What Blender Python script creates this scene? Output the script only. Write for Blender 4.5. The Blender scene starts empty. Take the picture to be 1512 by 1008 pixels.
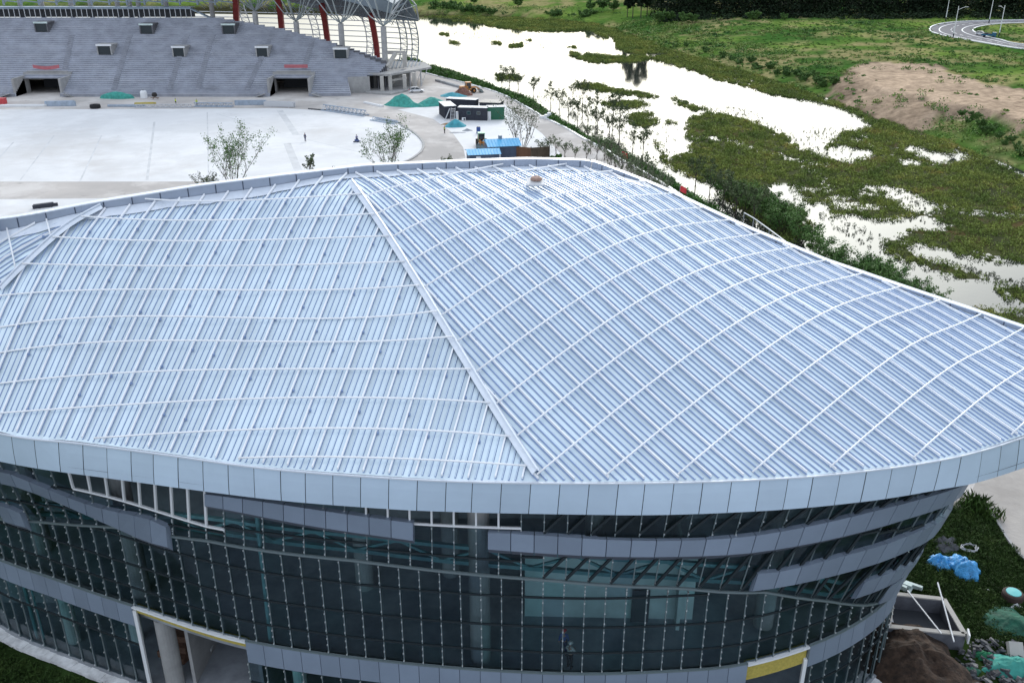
import bpy, math, random
import numpy as np
from mathutils import Vector, Matrix
R = math.radians
rnd = random.Random(7)
npr = np.random.default_rng(11)
scene = bpy.context.scene
COL = scene.collection

# ------------------------------------------------------------------ camera model (f in photo pixels, photo 1512 x 1008)
FP = 1350.0; CX = 756.0; CY = 504.0; HC = 42.0
PIT = math.atan(FP / 3050.0)
SP, CP = math.sin(PIT), math.cos(PIT)
cam_d = bpy.data.cameras.new("camera"); cam = bpy.data.objects.new("camera", cam_d); COL.objects.link(cam)
cam.location = (0, 0, HC); cam.rotation_euler = (math.pi / 2 - PIT, 0, 0)
cam_d.sensor_width = 36; cam_d.lens = 36 * FP / 1512; cam_d.clip_end = 6000; cam_d.clip_start = 0.5
scene.camera = cam

def g(x, y, z=0.0):
    """ground point seen at photo pixel x, y on the level z"""
    a = (x - CX) / FP; b = -(y - CY) / FP
    d = (a, CP + b * SP, -SP + b * CP)
    t = (z - HC) / d[2]
    return Vector((d[0] * t, d[1] * t, z))
def gy(x, y, Y):
    """point seen at photo pixel x, y at the distance Y"""
    a = (x - CX) / FP; b = -(y - CY) / FP
    d = (a, CP + b * SP, -SP + b * CP)
    t = Y / d[1]
    return Vector((d[0] * t, Y, HC + d[2] * t))
def proj(P):
    P = np.asarray(P, float)
    X, Y, Z = P[..., 0], P[..., 1], P[..., 2] - HC
    dep = Y * CP - Z * SP; up = Y * SP + Z * CP
    return CX + FP * X / dep, CY - FP * up / dep
def gp(pts, z=0.0):
    return [tuple(g(x, y, z)[:2]) for x, y in pts]

# ------------------------------------------------------------------ materials
def mat(name, col, rough=0.7, metal=0.0, var=0.0, scale=1.0, col2=None, bump=0.0, bscale=None, spec=0.5, detail=4.0, rvar=0.0, stretch=None):
    m = bpy.data.materials.new(name); m.use_nodes = True
    nt = m.node_tree; N = nt.nodes; L = nt.links
    b = N['Principled BSDF']
    b.inputs['Base Color'].default_value = (*col, 1); b.inputs['Roughness'].default_value = rough
    b.inputs['Metallic'].default_value = metal; b.inputs['Specular IOR Level'].default_value = spec
    if var or col2 or bump or rvar:
        geo = N.new('ShaderNodeNewGeometry')
        src = geo.outputs['Position']
        if stretch:
            mp = N.new('ShaderNodeMapping'); mp.inputs['Scale'].default_value = stretch
            L.new(src, mp.inputs['Vector']); src = mp.outputs['Vector']
        n = N.new('ShaderNodeTexNoise'); n.inputs['Scale'].default_value = scale; n.inputs['Detail'].default_value = detail
        n.inputs['Roughness'].default_value = 0.62
        L.new(src, n.inputs['Vector'])
        if var or col2:
            r = N.new('ShaderNodeValToRGB')
            c2 = col2 if col2 else tuple(min(1, c * (1 + var)) for c in col)
            c1 = col if col2 else tuple(c * (1 - var) for c in col)
            r.color_ramp.elements[0].position = 0.33; r.color_ramp.elements[1].position = 0.67
            r.color_ramp.elements[0].color = (*c1, 1); r.color_ramp.elements[1].color = (*c2, 1)
            L.new(n.outputs['Fac'], r.inputs['Fac']); L.new(r.outputs['Color'], b.inputs['Base Color'])
        if rvar:
            mr = N.new('ShaderNodeMapRange'); mr.inputs['To Min'].default_value = max(0.02, rough - rvar); mr.inputs['To Max'].default_value = min(1, rough + rvar)
            L.new(n.outputs['Fac'], mr.inputs['Value']); L.new(mr.outputs['Result'], b.inputs['Roughness'])
        if bump:
            n2 = N.new('ShaderNodeTexNoise'); n2.inputs['Scale'].default_value = bscale or scale * 4; n2.inputs['Detail'].default_value = 5
            L.new(src, n2.inputs['Vector'])
            bp = N.new('ShaderNodeBump'); bp.inputs['Strength'].default_value = bump; bp.inputs['Distance'].default_value = 0.1
            L.new(n2.outputs['Fac'], bp.inputs['Height']); L.new(bp.outputs['Normal'], b.inputs['Normal'])
    return m

def mat_multi(name, cols, scales, rough=0.9, bump=0.0, bscale=2.0, stretch=None):
    """ground-like material: a base colour overlaid by patches, each (colour, noise scale, threshold, softness)"""
    m = bpy.data.materials.new(name); m.use_nodes = True
    nt = m.node_tree; N = nt.nodes; L = nt.links; b = N['Principled BSDF']
    b.inputs['Roughness'].default_value = rough; b.inputs['Specular IOR Level'].default_value = 0.08
    geo = N.new('ShaderNodeNewGeometry'); src = geo.outputs['Position']
    if stretch:
        mp = N.new('ShaderNodeMapping'); mp.inputs['Scale'].default_value = stretch
        L.new(src, mp.inputs['Vector']); src = mp.outputs['Vector']
    prev = None
    base = N.new('ShaderNodeRGB'); base.outputs[0].default_value = (*cols, 1); prev = base.outputs[0]
    for k, (c, s, th, so) in enumerate(scales):
        n = N.new('ShaderNodeTexNoise'); n.inputs['Scale'].default_value = s; n.inputs['Detail'].default_value = 6; n.inputs['Roughness'].default_value = 0.65
        off = N.new('ShaderNodeVectorMath'); off.operation = 'ADD'; off.inputs[1].default_value = (k * 37.1, k * 11.3, k * 5.7)
        L.new(src, off.inputs[0]); L.new(off.outputs[0], n.inputs['Vector'])
        mr = N.new('ShaderNodeMapRange'); mr.inputs['From Min'].default_value = th - so; mr.inputs['From Max'].default_value = th + so
        L.new(n.outputs['Fac'], mr.inputs['Value'])
        mx = N.new('ShaderNodeMix'); mx.data_type = 'RGBA'
        L.new(mr.outputs['Result'], mx.inputs['Factor']); L.new(prev, mx.inputs['A']); mx.inputs['B'].default_value = (*c, 1)
        prev = mx.outputs['Result']
    L.new(prev, b.inputs['Base Color'])
    if bump:
        n2 = N.new('ShaderNodeTexNoise'); n2.inputs['Scale'].default_value = bscale; n2.inputs['Detail'].default_value = 6
        L.new(src, n2.inputs['Vector'])
        bp = N.new('ShaderNodeBump'); bp.inputs['Strength'].default_value = bump; bp.inputs['Distance'].default_value = 0.3
        L.new(n2.outputs['Fac'], bp.inputs['Height']); L.new(bp.outputs['Normal'], b.inputs['Normal'])
    return m

def panel_tone(m, lo, hi, rlo=0.0):
    """each separate sheet or panel gets its own slight tone, as delivered from different batches"""
    nt = m.node_tree; N = nt.nodes; L = nt.links; b = N['Principled BSDF']; inp = b.inputs['Base Color']
    gg = N.new('ShaderNodeNewGeometry'); mr = N.new('ShaderNodeMapRange'); mr.inputs['To Min'].default_value = lo; mr.inputs['To Max'].default_value = hi
    L.new(gg.outputs['Random Per Island'], mr.inputs['Value']); sc = N.new('ShaderNodeVectorMath'); sc.operation = 'SCALE'; L.new(mr.outputs['Result'], sc.inputs['Scale'])
    if inp.is_linked: L.new(inp.links[0].from_socket, sc.inputs[0])
    else: sc.inputs[0].default_value = inp.default_value[:3]
    L.new(sc.outputs['Vector'], inp); return m
def mat_leaf(name, c1, c2, scale=0.6, rough=0.75, trans=0.15):
    m = mat(name, c1, rough, var=0, scale=scale, col2=c2, spec=0.25)
    N = m.node_tree.nodes; L = m.node_tree.links; b = N['Principled BSDF']
    return m

def mat_glass(name, tint, gloss=0.06, rough=0.03):
    m = bpy.data.materials.new(name); m.use_nodes = True
    nt = m.node_tree; N = nt.nodes; L = nt.links; N.remove(N['Principled BSDF'])
    tr = N.new('ShaderNodeBsdfTransparent'); tr.inputs['Color'].default_value = (*tint, 1)
    gl = N.new('ShaderNodeBsdfGlossy'); gl.inputs['Roughness'].default_value = rough; gl.inputs['Color'].default_value = (0.85, 0.95, 1, 1)
    fr = N.new('ShaderNodeFresnel'); fr.inputs['IOR'].default_value = 1.54
    mx = N.new('ShaderNodeMixShader')
    L.new(fr.outputs[0], mx.inputs['Fac']); L.new(tr.outputs[0], mx.inputs[1]); L.new(gl.outputs[0], mx.inputs[2])
    L.new(mx.outputs[0], N['Material Output'].inputs['Surface'])
    return m

# ------------------------------------------------------------------ mesh builder
class MB:
    def __init__(s): s.v = []; s.f = []; s.mi = []; s.m = 0
    def face(s, pts, m=None):
        n = len(s.v); s.v += [tuple(p) for p in pts]; s.f.append(tuple(range(n, n + len(pts)))); s.mi.append(s.m if m is None else m)
    def idx(s, vs, fs, m=None):
        n = len(s.v); s.v += [tuple(p) for p in vs]
        for f in fs: s.f.append(tuple(i + n for i in f)); s.mi.append(s.m if m is None else m)
    def obox(s, c, ax, ay, az, m=None):
        c = Vector(c); ax = Vector(ax); ay = Vector(ay); az = Vector(az)
        vs = [c + sx * ax + sy * ay + sz * az for sz in (-1, 1) for sx, sy in ((-1, -1), (1, -1), (1, 1), (-1, 1))]
        s.idx(vs, [(3, 2, 1, 0), (4, 5, 6, 7), (0, 1, 5, 4), (1, 2, 6, 5), (2, 3, 7, 6), (3, 0, 4, 7)], m)
    def box(s, c, sx, sy, sz, rz=0.0, m=None):
        co, si = math.cos(rz), math.sin(rz)
        s.obox(c, (co * sx / 2, si * sx / 2, 0), (-si * sy / 2, co * sy / 2, 0), (0, 0, sz / 2), m)
    def bar(s, p, q, w, h=None, up=(0, 0, 1), m=None):
        p = Vector(p); q = Vector(q); h = h or w; d = q - p
        if d.length < 1e-6: return
        u = Vector(up); e = d.cross(u)
        if e.length < 1e-4: e = d.cross(Vector((1, 0, 0)))
        e.normalize(); n = e.cross(d).normalized()
        s.obox((p + q) / 2, d / 2, e * w / 2, n * h / 2, m)
    def tube(s, pts, r, n=6, caps=True, m=None, r2=None):
        pts = [Vector(p) for p in pts]; rings = []
        k = len(pts); prev = None
        for i, p in enumerate(pts):
            d = (pts[min(i + 1, k - 1)] - pts[max(i - 1, 0)]).normalized()
            e = d.cross(Vector((0, 0, 1)))
            if e.length < 0.05: e = d.cross(Vector((1, 0, 0)))
            e.normalize(); f = d.cross(e)
            rr = r[i] if isinstance(r, (list, tuple)) else r
            rings.append([p + rr * (math.cos(2 * math.pi * j / n) * e + math.sin(2 * math.pi * j / n) * f) for j in range(n)])
        vs = [q for rg in rings for q in rg]; fs = []
        for i in range(k - 1):
            for j in range(n):
                a = i * n + j; b = i * n + (j + 1) % n
                fs.append((a, a + n, b + n, b))
        if caps: fs.append(tuple(range(n))); fs.append(tuple(reversed(range((k - 1) * n, k * n))))
        s.idx(vs, fs, m)
    def prism(s, poly, z0, z1, m=None):
        n = len(poly)
        ar = sum(poly[i][0] * poly[(i + 1) % n][1] - poly[(i + 1) % n][0] * poly[i][1] for i in range(n))
        if ar < 0: poly = poly[::-1]
        vs = [(x, y, z0) for x, y in poly] + [(x, y, z1) for x, y in poly]
        fs = [tuple(reversed(range(n))), tuple(range(n, 2 * n))] + [(i, (i + 1) % n, n + (i + 1) % n, n + i) for i in range(n)]
        s.idx(vs, fs, m)
    def ball(s, c, r, nu=8, nv=6, sc=(1, 1, 1), jit=0.0, m=None, rng=None):
        c = Vector(c); vs = []; fs = []
        for i in range(nv + 1):
            t = math.pi * i / nv
            for j in range(nu):
                a = 2 * math.pi * j / nu
                k = 1 + (jit * ((rng or rnd).random() - 0.5) * 2 if jit and 0 < i < nv else 0)
                vs.append(c + Vector((r * k * math.sin(t) * math.cos(a) * sc[0], r * k * math.sin(t) * math.sin(a) * sc[1], r * k * math.cos(t) * sc[2])))
        for i in range(nv):
            for j in range(nu):
                fs.append((i * nu + j, (i + 1) * nu + j, (i + 1) * nu + (j + 1) % nu, i * nu + (j + 1) % nu))
        s.idx(vs, fs, m)
    def lathe(s, c, prof, n=12, m=None):
        c = Vector(c); vs = []; fs = []
        for r_, z in prof:
            for j in range(n): vs.append(c + Vector((r_ * math.cos(2 * math.pi * j / n), r_ * math.sin(2 * math.pi * j / n), z)))
        for i in range(len(prof) - 1):
            for j in range(n): fs.append((i * n + j, i * n + (j + 1) % n, (i + 1) * n + (j + 1) % n, (i + 1) * n + j))
        fs.append(tuple(reversed(range(n)))); fs.append(tuple(range((len(prof) - 1) * n, len(prof) * n)))
        s.idx(vs, fs, m)
    def grid(s, P, m=None, close=False):
        """P[i][j] points"""
        a = len(P); b = len(P[0]); vs = [p for row in P for p in row]; fs = []
        for i in range(a - 1):
            for j in range(b - (0 if close else 1)):
                fs.append((i * b + j, i * b + (j + 1) % b, (i + 1) * b + (j + 1) % b, (i + 1) * b + j))
        s.idx(vs, fs, m)
    def build(s, name, mats, parent=None, smooth=False):
        if not isinstance(mats, (list, tuple)): mats = [mats]
        me = bpy.data.meshes.new(name)
        off = wloc(parent) if parent else Vector((0, 0, 0))
        me.from_pydata([(x - off[0], y - off[1], z - off[2]) for x, y, z in s.v], [], s.f)
        for m in mats: me.materials.append(m)
        if len(mats) > 1: me.polygons.foreach_set('material_index', s.mi)
        if smooth: me.polygons.foreach_set('use_smooth', [True] * len(s.f))
        me.update()
        o = bpy.data.objects.new(name, me); COL.objects.link(o)
        if parent: o.parent = parent
        return o

def wloc(o):
    v = Vector((0, 0, 0))
    while o is not None: v += o.location; o = o.parent
    return v
def tag(o, label=None, cat=None, group=None, kind=None):
    if label: o['label'] = label
    if cat: o['category'] = cat
    if group: o['group'] = group
    if kind: o['kind'] = kind
    return o
def thing(name, label, cat, loc, group=None):
    o = bpy.data.objects.new(name, None); COL.objects.link(o); o.location = loc; o.empty_display_size = 0.3
    return tag(o, label, cat, group)
def dup(root, loc, rz=0.0, sc=1.0, label=None, group=None):
    r = root.copy(); COL.objects.link(r); r.location = loc; r.rotation_euler = (0, 0, rz); r.scale = (sc, sc, sc)
    if label: r['label'] = label
    if group: r['group'] = group
    for ch in list(root.children):
        c = ch.copy(); COL.objects.link(c); c.parent = r
        for gg in ch.children:
            d = gg.copy(); COL.objects.link(d); d.parent = c
    return r
def np_mesh(name, V, Fq, mats, parent=None, mi=None, smooth=False):
    """V (n,3), Fq (m,k) arrays"""
    me = bpy.data.meshes.new(name); V = np.asarray(V, np.float32); Fq = np.asarray(Fq, np.int32)
    if parent is not None: V = V - np.array(wloc(parent), np.float32)
    k = Fq.shape[1]
    me.vertices.add(len(V)); me.vertices.foreach_set('co', V.ravel())
    me.loops.add(Fq.size); me.loops.foreach_set('vertex_index', Fq.ravel())
    me.polygons.add(len(Fq)); me.polygons.foreach_set('loop_start', np.arange(0, Fq.size, k, dtype=np.int32))
    me.polygons.foreach_set('loop_total', np.full(len(Fq), k, np.int32))
    for m in (mats if isinstance(mats, (list, tuple)) else [mats]): me.materials.append(m)
    if mi is not None: me.polygons.foreach_set('material_index', np.asarray(mi, np.int32))
    if smooth: me.polygons.foreach_set('use_smooth', np.ones(len(Fq), bool))
    me.update(calc_edges=True); me.validate()
    o = bpy.data.objects.new(name, me); COL.objects.link(o)
    if parent is not None: o.parent = parent
    return o

def spline(P, n):
    """Catmull-Rom through points P, n samples per span"""
    P = np.asarray(P, float); Q = np.vstack([2 * P[0] - P[1], P, 2 * P[-1] - P[-2]]); out = []
    for i in range(1, len(Q) - 2):
        for t in np.linspace(0, 1, n, endpoint=False):
            a, b, c, d = Q[i - 1], Q[i], Q[i + 1], Q[i + 2]
            out.append(0.5 * (2 * b + (c - a) * t + (2 * a - 5 * b + 4 * c - d) * t * t + (3 * b - a - 3 * c + d) * t ** 3))
    out.append(P[-1]); return np.array(out)
def resample(P, step=None, n=None):
    P = np.asarray(P, float); d = np.r_[0, np.cumsum(np.linalg.norm(np.diff(P, axis=0), axis=1))]
    n = n or max(2, int(round(d[-1] / step)) + 1)
    t = np.linspace(0, d[-1], n)
    return np.stack([np.interp(t, d, P[:, k]) for k in range(P.shape[1])], 1)
def inpoly(x, y, poly):
    x = np.asarray(x, float); y = np.asarray(y, float); r = np.zeros(x.shape, bool); n = len(poly); j = n - 1
    for i in range(n):
        xi, yi = poly[i][:2]; xj, yj = poly[j][:2]
        c = ((yi > y) != (yj > y)) & (x < (xj - xi) * (y - yi) / ((yj - yi) or 1e-9) + xi)
        r ^= c; j = i
    return r
def dist_poly(x, y, P):
    """distance to an open polyline"""
    x = np.asarray(x, float); y = np.asarray(y, float); best = np.full(x.shape, 1e9)
    for (ax, ay), (bx, by) in zip(P[:-1], P[1:]):
        dx, dy = bx - ax, by - ay; t = np.clip(((x - ax) * dx + (y - ay) * dy) / (dx * dx + dy * dy + 1e-12), 0, 1)
        best = np.minimum(best, np.hypot(x - ax - t * dx, y - ay - t * dy))
    return best
def sheet(name, poly, z, m, kind='structure', label=None):
    mb = MB(); n = len(poly)
    ar = sum(poly[i][0] * poly[(i + 1) % n][1] - poly[(i + 1) % n][0] * poly[i][1] for i in range(n))
    if ar < 0: poly = poly[::-1]
    mb.face([(p[0], p[1], z) for p in poly]); o = mb.build(name, m); o['kind'] = kind
    if label: o['label'] = label
    return o
# ------------------------------------------------------------------ light
W = bpy.data.worlds.new("World"); scene.world = W; W.use_nodes = True
nt = W.node_tree; N = nt.nodes; L = nt.links
bg = N['Background']; bg.inputs['Strength'].default_value = 0.12
SUN_EL, SUN_AZ = R(24), R(10)           # azimuth from +Y, towards +X positive
sky = N.new('ShaderNodeTexSky'); sky.sky_type = 'NISHITA'; sky.sun_disc = False
sky.sun_elevation = SUN_EL; sky.sun_rotation = SUN_AZ
sky.air_density = 1.0; sky.dust_density = 8.0; sky.ozone_density = 1.2
tc = N.new('ShaderNodeTexCoord'); nz = N.new('ShaderNodeTexNoise'); nz.inputs['Scale'].default_value = 2.2; nz.inputs['Detail'].default_value = 6
mp = N.new('ShaderNodeMapping'); mp.inputs['Scale'].default_value = (1, 1, 2.5)
L.new(tc.outputs['Generated'], mp.inputs['Vector']); L.new(mp.outputs['Vector'], nz.inputs['Vector'])
mr = N.new('ShaderNodeMapRange'); mr.inputs['From Min'].default_value = 0.36; mr.inputs['From Max'].default_value = 0.62
mr.inputs['To Min'].default_value = 0.15; mr.inputs['To Max'].default_value = 0.7
L.new(nz.outputs['Fac'], mr.inputs['Value'])
mix = N.new('ShaderNodeMix'); mix.data_type = 'RGBA'
mix.inputs['B'].default_value = (12.6, 13.6, 14.8, 1)         # cloud cover
cool = N.new('ShaderNodeMix'); cool.data_type = 'RGBA'; cool.blend_type = 'MULTIPLY'; cool.inputs['Factor'].default_value = 1.0; cool.inputs['B'].default_value = (0.80, 0.985, 1.24, 1)
L.new(sky.outputs['Color'], cool.inputs['A'])
L.new(mr.outputs['Result'], mix.inputs['Factor']); L.new(cool.outputs['Result'], mix.inputs['A'])
L.new(mix.outputs['Result'], bg.inputs['Color'])
sd = bpy.data.lights.new("sun", 'SUN'); sd.energy = 1.3; sd.angle = R(14); sd.color = (1, 0.96, 0.9)
so = bpy.data.objects.new("sun", sd); COL.objects.link(so)
sv = Vector((math.sin(SUN_AZ) * math.cos(SUN_EL), math.cos(SUN_AZ) * math.cos(SUN_EL), math.sin(SUN_EL)))
so.rotation_euler = sv.to_track_quat('Z', 'Y').to_euler(); so.location = (0, 60, 120)
scene.view_settings.view_transform = 'Standard'; scene.view_settings.look = 'None'
scene.view_settings.exposure = 0.2; scene.view_settings.gamma = 1.0
scene.cycles.max_bounces = 6; scene.cycles.transparent_max_bounces = 12; scene.cycles.diffuse_bounces = 3; scene.cycles.glossy_bounces = 3
scene.cycles.use_denoising = True

# ------------------------------------------------------------------ materials of the hall
M = {}
M['roof'] = mat('roof_sheet_metal', (0.69, 0.80, 0.865), 0.40, 0.3, var=0.09, scale=0.22, rvar=0.08)
M['roof_flank'] = mat('roof_seam_flank_shade', (0.27, 0.36, 0.56), 0.5, 0.3)  # deeper blue paints shade onto the seam sides for stripe contrast
M['rail'] = mat('white_roof_rail', (0.92, 0.93, 0.95), 0.45, 0.0, var=0.04, scale=3)
M['hip'] = mat('hip_cap_metal', (0.72, 0.77, 0.84), 0.4, 0.3, var=0.05, scale=2)
M['fascia'] = mat('fascia_panel', (0.64, 0.775, 0.91), 0.36, 0.3, var=0.03, scale=0.6)
M['fascia_gap'] = mat('fascia_joint', (0.05, 0.065, 0.10), 0.7)
M['coping'] = mat('coping_white', (0.78, 0.82, 0.88), 0.4, 0.2)
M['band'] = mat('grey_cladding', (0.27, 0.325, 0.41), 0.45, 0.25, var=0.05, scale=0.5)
M['band_low'] = mat('cladding_underside_shade', (0.16, 0.175, 0.22), 0.5, 0.3)  # darker copy of the cladding, shade painted on the band undersides
M['glass'] = mat_glass('tinted_glass', (0.72, 0.86, 0.90))
M['glass2'] = mat_glass('tinted_glass_pale', (0.60, 0.85, 0.88)); M['glass3'] = mat_glass('tinted_glass_deep', (0.55, 0.68, 0.76))
M['frame'] = mat('dark_frame', (0.025, 0.035, 0.04), 0.45, 0.3)
M['mull'] = mat('mullion_steel', (0.21, 0.26, 0.27), 0.4, 0.4)
M['clip'] = mat('spider_clip', (0.55, 0.58, 0.58), 0.35, 0.4)
M['white'] = mat('white_paint', (0.78, 0.79, 0.80), 0.5)
M['conc'] = mat('concrete', (0.34, 0.335, 0.33), 0.85, var=0.14, scale=0.7, bump=0.15, bscale=4)
M['concd'] = mat('concrete_dark', (0.30, 0.315, 0.335), 0.85, var=0.2, scale=0.6)
M['slab'] = mat('floor_slab', (0.30, 0.32, 0.35), 0.8, var=0.25, scale=0.5)
M['teal'] = mat('teal_steel', (0.20, 0.40, 0.42), 0.5, 0.1, var=0.1, scale=2)
M['wool'] = mat('mineral_wool', (0.50, 0.40, 0.09), 0.95, var=0.15, scale=6, bump=0.4)
M['plaster'] = mat('plaster', (0.55, 0.64, 0.62), 0.9, var=0.15, scale=0.5)
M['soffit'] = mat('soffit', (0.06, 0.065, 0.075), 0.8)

panel_tone(M['roof'], .90, 1.06); panel_tone(M['fascia'], .92, 1.06); panel_tone(M['band'], .90, 1.08)
# ------------------------------------------------------------------ hall: plan curves
def zs(pts, z): return [tuple(g(x, y, z)[:2]) for x, y in pts]
FT = zs([(0,640),(120,655),(250,672),(380,690),(520,702),(660,710),(790,713),(945,713),(1070,710),(1200,703),(1320,690),(1400,677),(1460,662),(1512,645)], 18.7)
LEFT_EXT = [(-50, 60), (-47, 54), (-41, 48.8), (-34, 44.4)]
TIP = [(30.5, 42.8), (34.2, 45.4), (36.0, 47.6), (35.4, 49.6)]
def atd(x, y, D):
    a = (x - CX) / FP; b = -(y - CY) / FP
    return (a * D, D * (CP + b * SP), HC + D * (-SP + b * CP))
RIM3 = [atd(*t) for t in [(1512,490,55.5),(1430,462,56.3),(1330,428,57.5),(1220,390,59),(1100,340,60.5),(1035,310,61.5),(960,274,62.6),(880,246,63),(860,242,62.8),
        (780,241,61.5),(700,244,60),(540,253,57.5),(420,267,56),(300,283,55),(150,307,53.8),(0,334,53)]] + [(-36, 53.5, 25.0), (-43, 57.0, 22.0)]
RIM = [p[:2] for p in RIM3]
HIP3 = [atd(*t) for t in [(521,277,55.2),(544,293,54.6),(552,325,53.4),(577,358,52.3),(600,396,51.1),(623,433,50),(649,474,48.8),(674,512,47.8),(702,556,46.6),(732,603,45.4),(761,654,44.2)]]
CTRL = [(x, y, 18.8) for x, y in FT[::1]] + [(x, y, 18.9) for x, y in LEFT_EXT[1:]] + [(x, y, 18.9) for x, y in TIP] + RIM3 + HIP3
CTRL += [(10.6, 38.7, 19.6), (13.2, 40.8, 20.3), (16.8, 43.8, 21.2), (20.8, 47.1, 21.7), (23.9, 49.6, 21.4),
         (19.2, 40.1, 19.5), (21.6, 42.2, 20.0), (24.8, 44.9, 20.3), (28.3, 47.9, 19.9), (-1.9, 49.6, 25.3), (0.6, 52.0, 26.2), (4.8, 55.9, 26.7), (7.1, 58.0, 26.6)]
CTRL += [atd(*t) for t in [(0,483,49.5),(200,451,50),(417,435,50.2),(0,425,50.8),(150,318,53.3)]]
CTRL = np.array(CTRL); CTRL[len(FT) + 3 + len(TIP) + 7:len(FT) + 3 + len(TIP) + 16, 2] -= .28
def _tps(r2): return np.where(r2 > 1e-9, r2 * np.log(np.maximum(r2, 1e-12)), 0.0)
def _fit():
    P = CTRL[:, :2] / 30.0; n = len(P)
    K = _tps(((P[:, None] - P[None]) ** 2).sum(-1)) + 2.0e-2 * np.eye(n)
    B = np.c_[np.ones(n), P]; A = np.block([[K, B], [B.T, np.zeros((3, 3))]])
    return P, np.linalg.solve(A, np.r_[CTRL[:, 2], 0, 0, 0])
_P, _w = _fit()
def roofz(x, y):
    x = np.asarray(x, float); y = np.asarray(y, float); q_ = np.stack([x.ravel(), y.ravel()], 1) / 30.0
    r = _tps(((q_[:, None] - _P[None]) ** 2).sum(-1)) @ _w[:-3] + _w[-3] + q_ @ _w[-2:]
    return r.reshape(x.shape)
front = spline(LEFT_EXT + FT + TIP, 6)
rim = spline(RIM, 5)
outline = np.vstack([front, rim])
_hb = np.array([p[:2] for p in HIP3] + [(1.1, 36.5)]); _hx = np.polyfit(_hb[:, 1], _hb[:, 0], 2)
HIPB = [(float(np.polyval(_hx, y)), float(y)) for y in np.linspace(54.6, 36.6, 11)]
HIPA = [atd(150, 310, 53.8)[:2], atd(100, 346, 52.8)[:2], atd(50, 386, 51.6)[:2], atd(0, 428, 50.6)[:2], (-33, 46.6), (-36.5, 46.0)]

hall = thing('sports_hall', 'large hall with white ribbed metal roof, overhanging eaves and dark glass walls', 'building', (0, 60, 0))

# facets -> seams, rails, sheet
def cut(poly, d, c):
    """interval of parameter a where the line {p = a*d + c*n} lies in the polygon"""
    n = (-d[1], d[0]); r = []
    for i in range(len(poly)):
        p, q_ = poly[i], poly[(i + 1) % len(poly)]
        u = p[0] * n[0] + p[1] * n[1] - c; v = q_[0] * n[0] + q_[1] * n[1] - c
        if (u > 0) != (v > 0):
            t = u / (u - v); x = p[0] + t * (q_[0] - p[0]); y = p[1] + t * (q_[1] - p[1]); r.append(x * d[0] + y * d[1])
    return (min(r), max(r)) if len(r) >= 2 else None
def lift(d, c, aa, dz=0.0):
    n = (-d[1], d[0]); x = np.array(aa) * d[0] + c * n[0]; y = np.array(aa) * d[1] + c * n[1]
    return np.stack([x, y, roofz(x, y) + dz], 1)
front_roof = [tuple(p) for p in front if p[0] > -60]
def near(P, p): return int(np.argmin([(a - p[0]) ** 2 + (b - p[1]) ** 2 for a, b in P]))
OUT = [tuple(p) for p in outline]
iB0 = near(OUT, HIPB[-1]); iB1 = near(OUT, HIPB[0]); iA1 = near(OUT, HIPA[0]); iA0 = near(OUT, HIPA[-1])
poly_R = OUT[iB0:iB1 + 1] + HIPB[1:-1]
poly_L = OUT[iA0:iB0 + 1] + HIPB[1:-1][::-1] + OUT[iB1:iA1 + 1] + HIPA[1:-1]
poly_LL = OUT[iA1:] + OUT[:iA0 + 1] + HIPA[1:-1][::-1]
ribs_mb = MB()
def unit(dx, dy): l = math.hypot(dx, dy); return (dx / l, dy / l)
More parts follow.
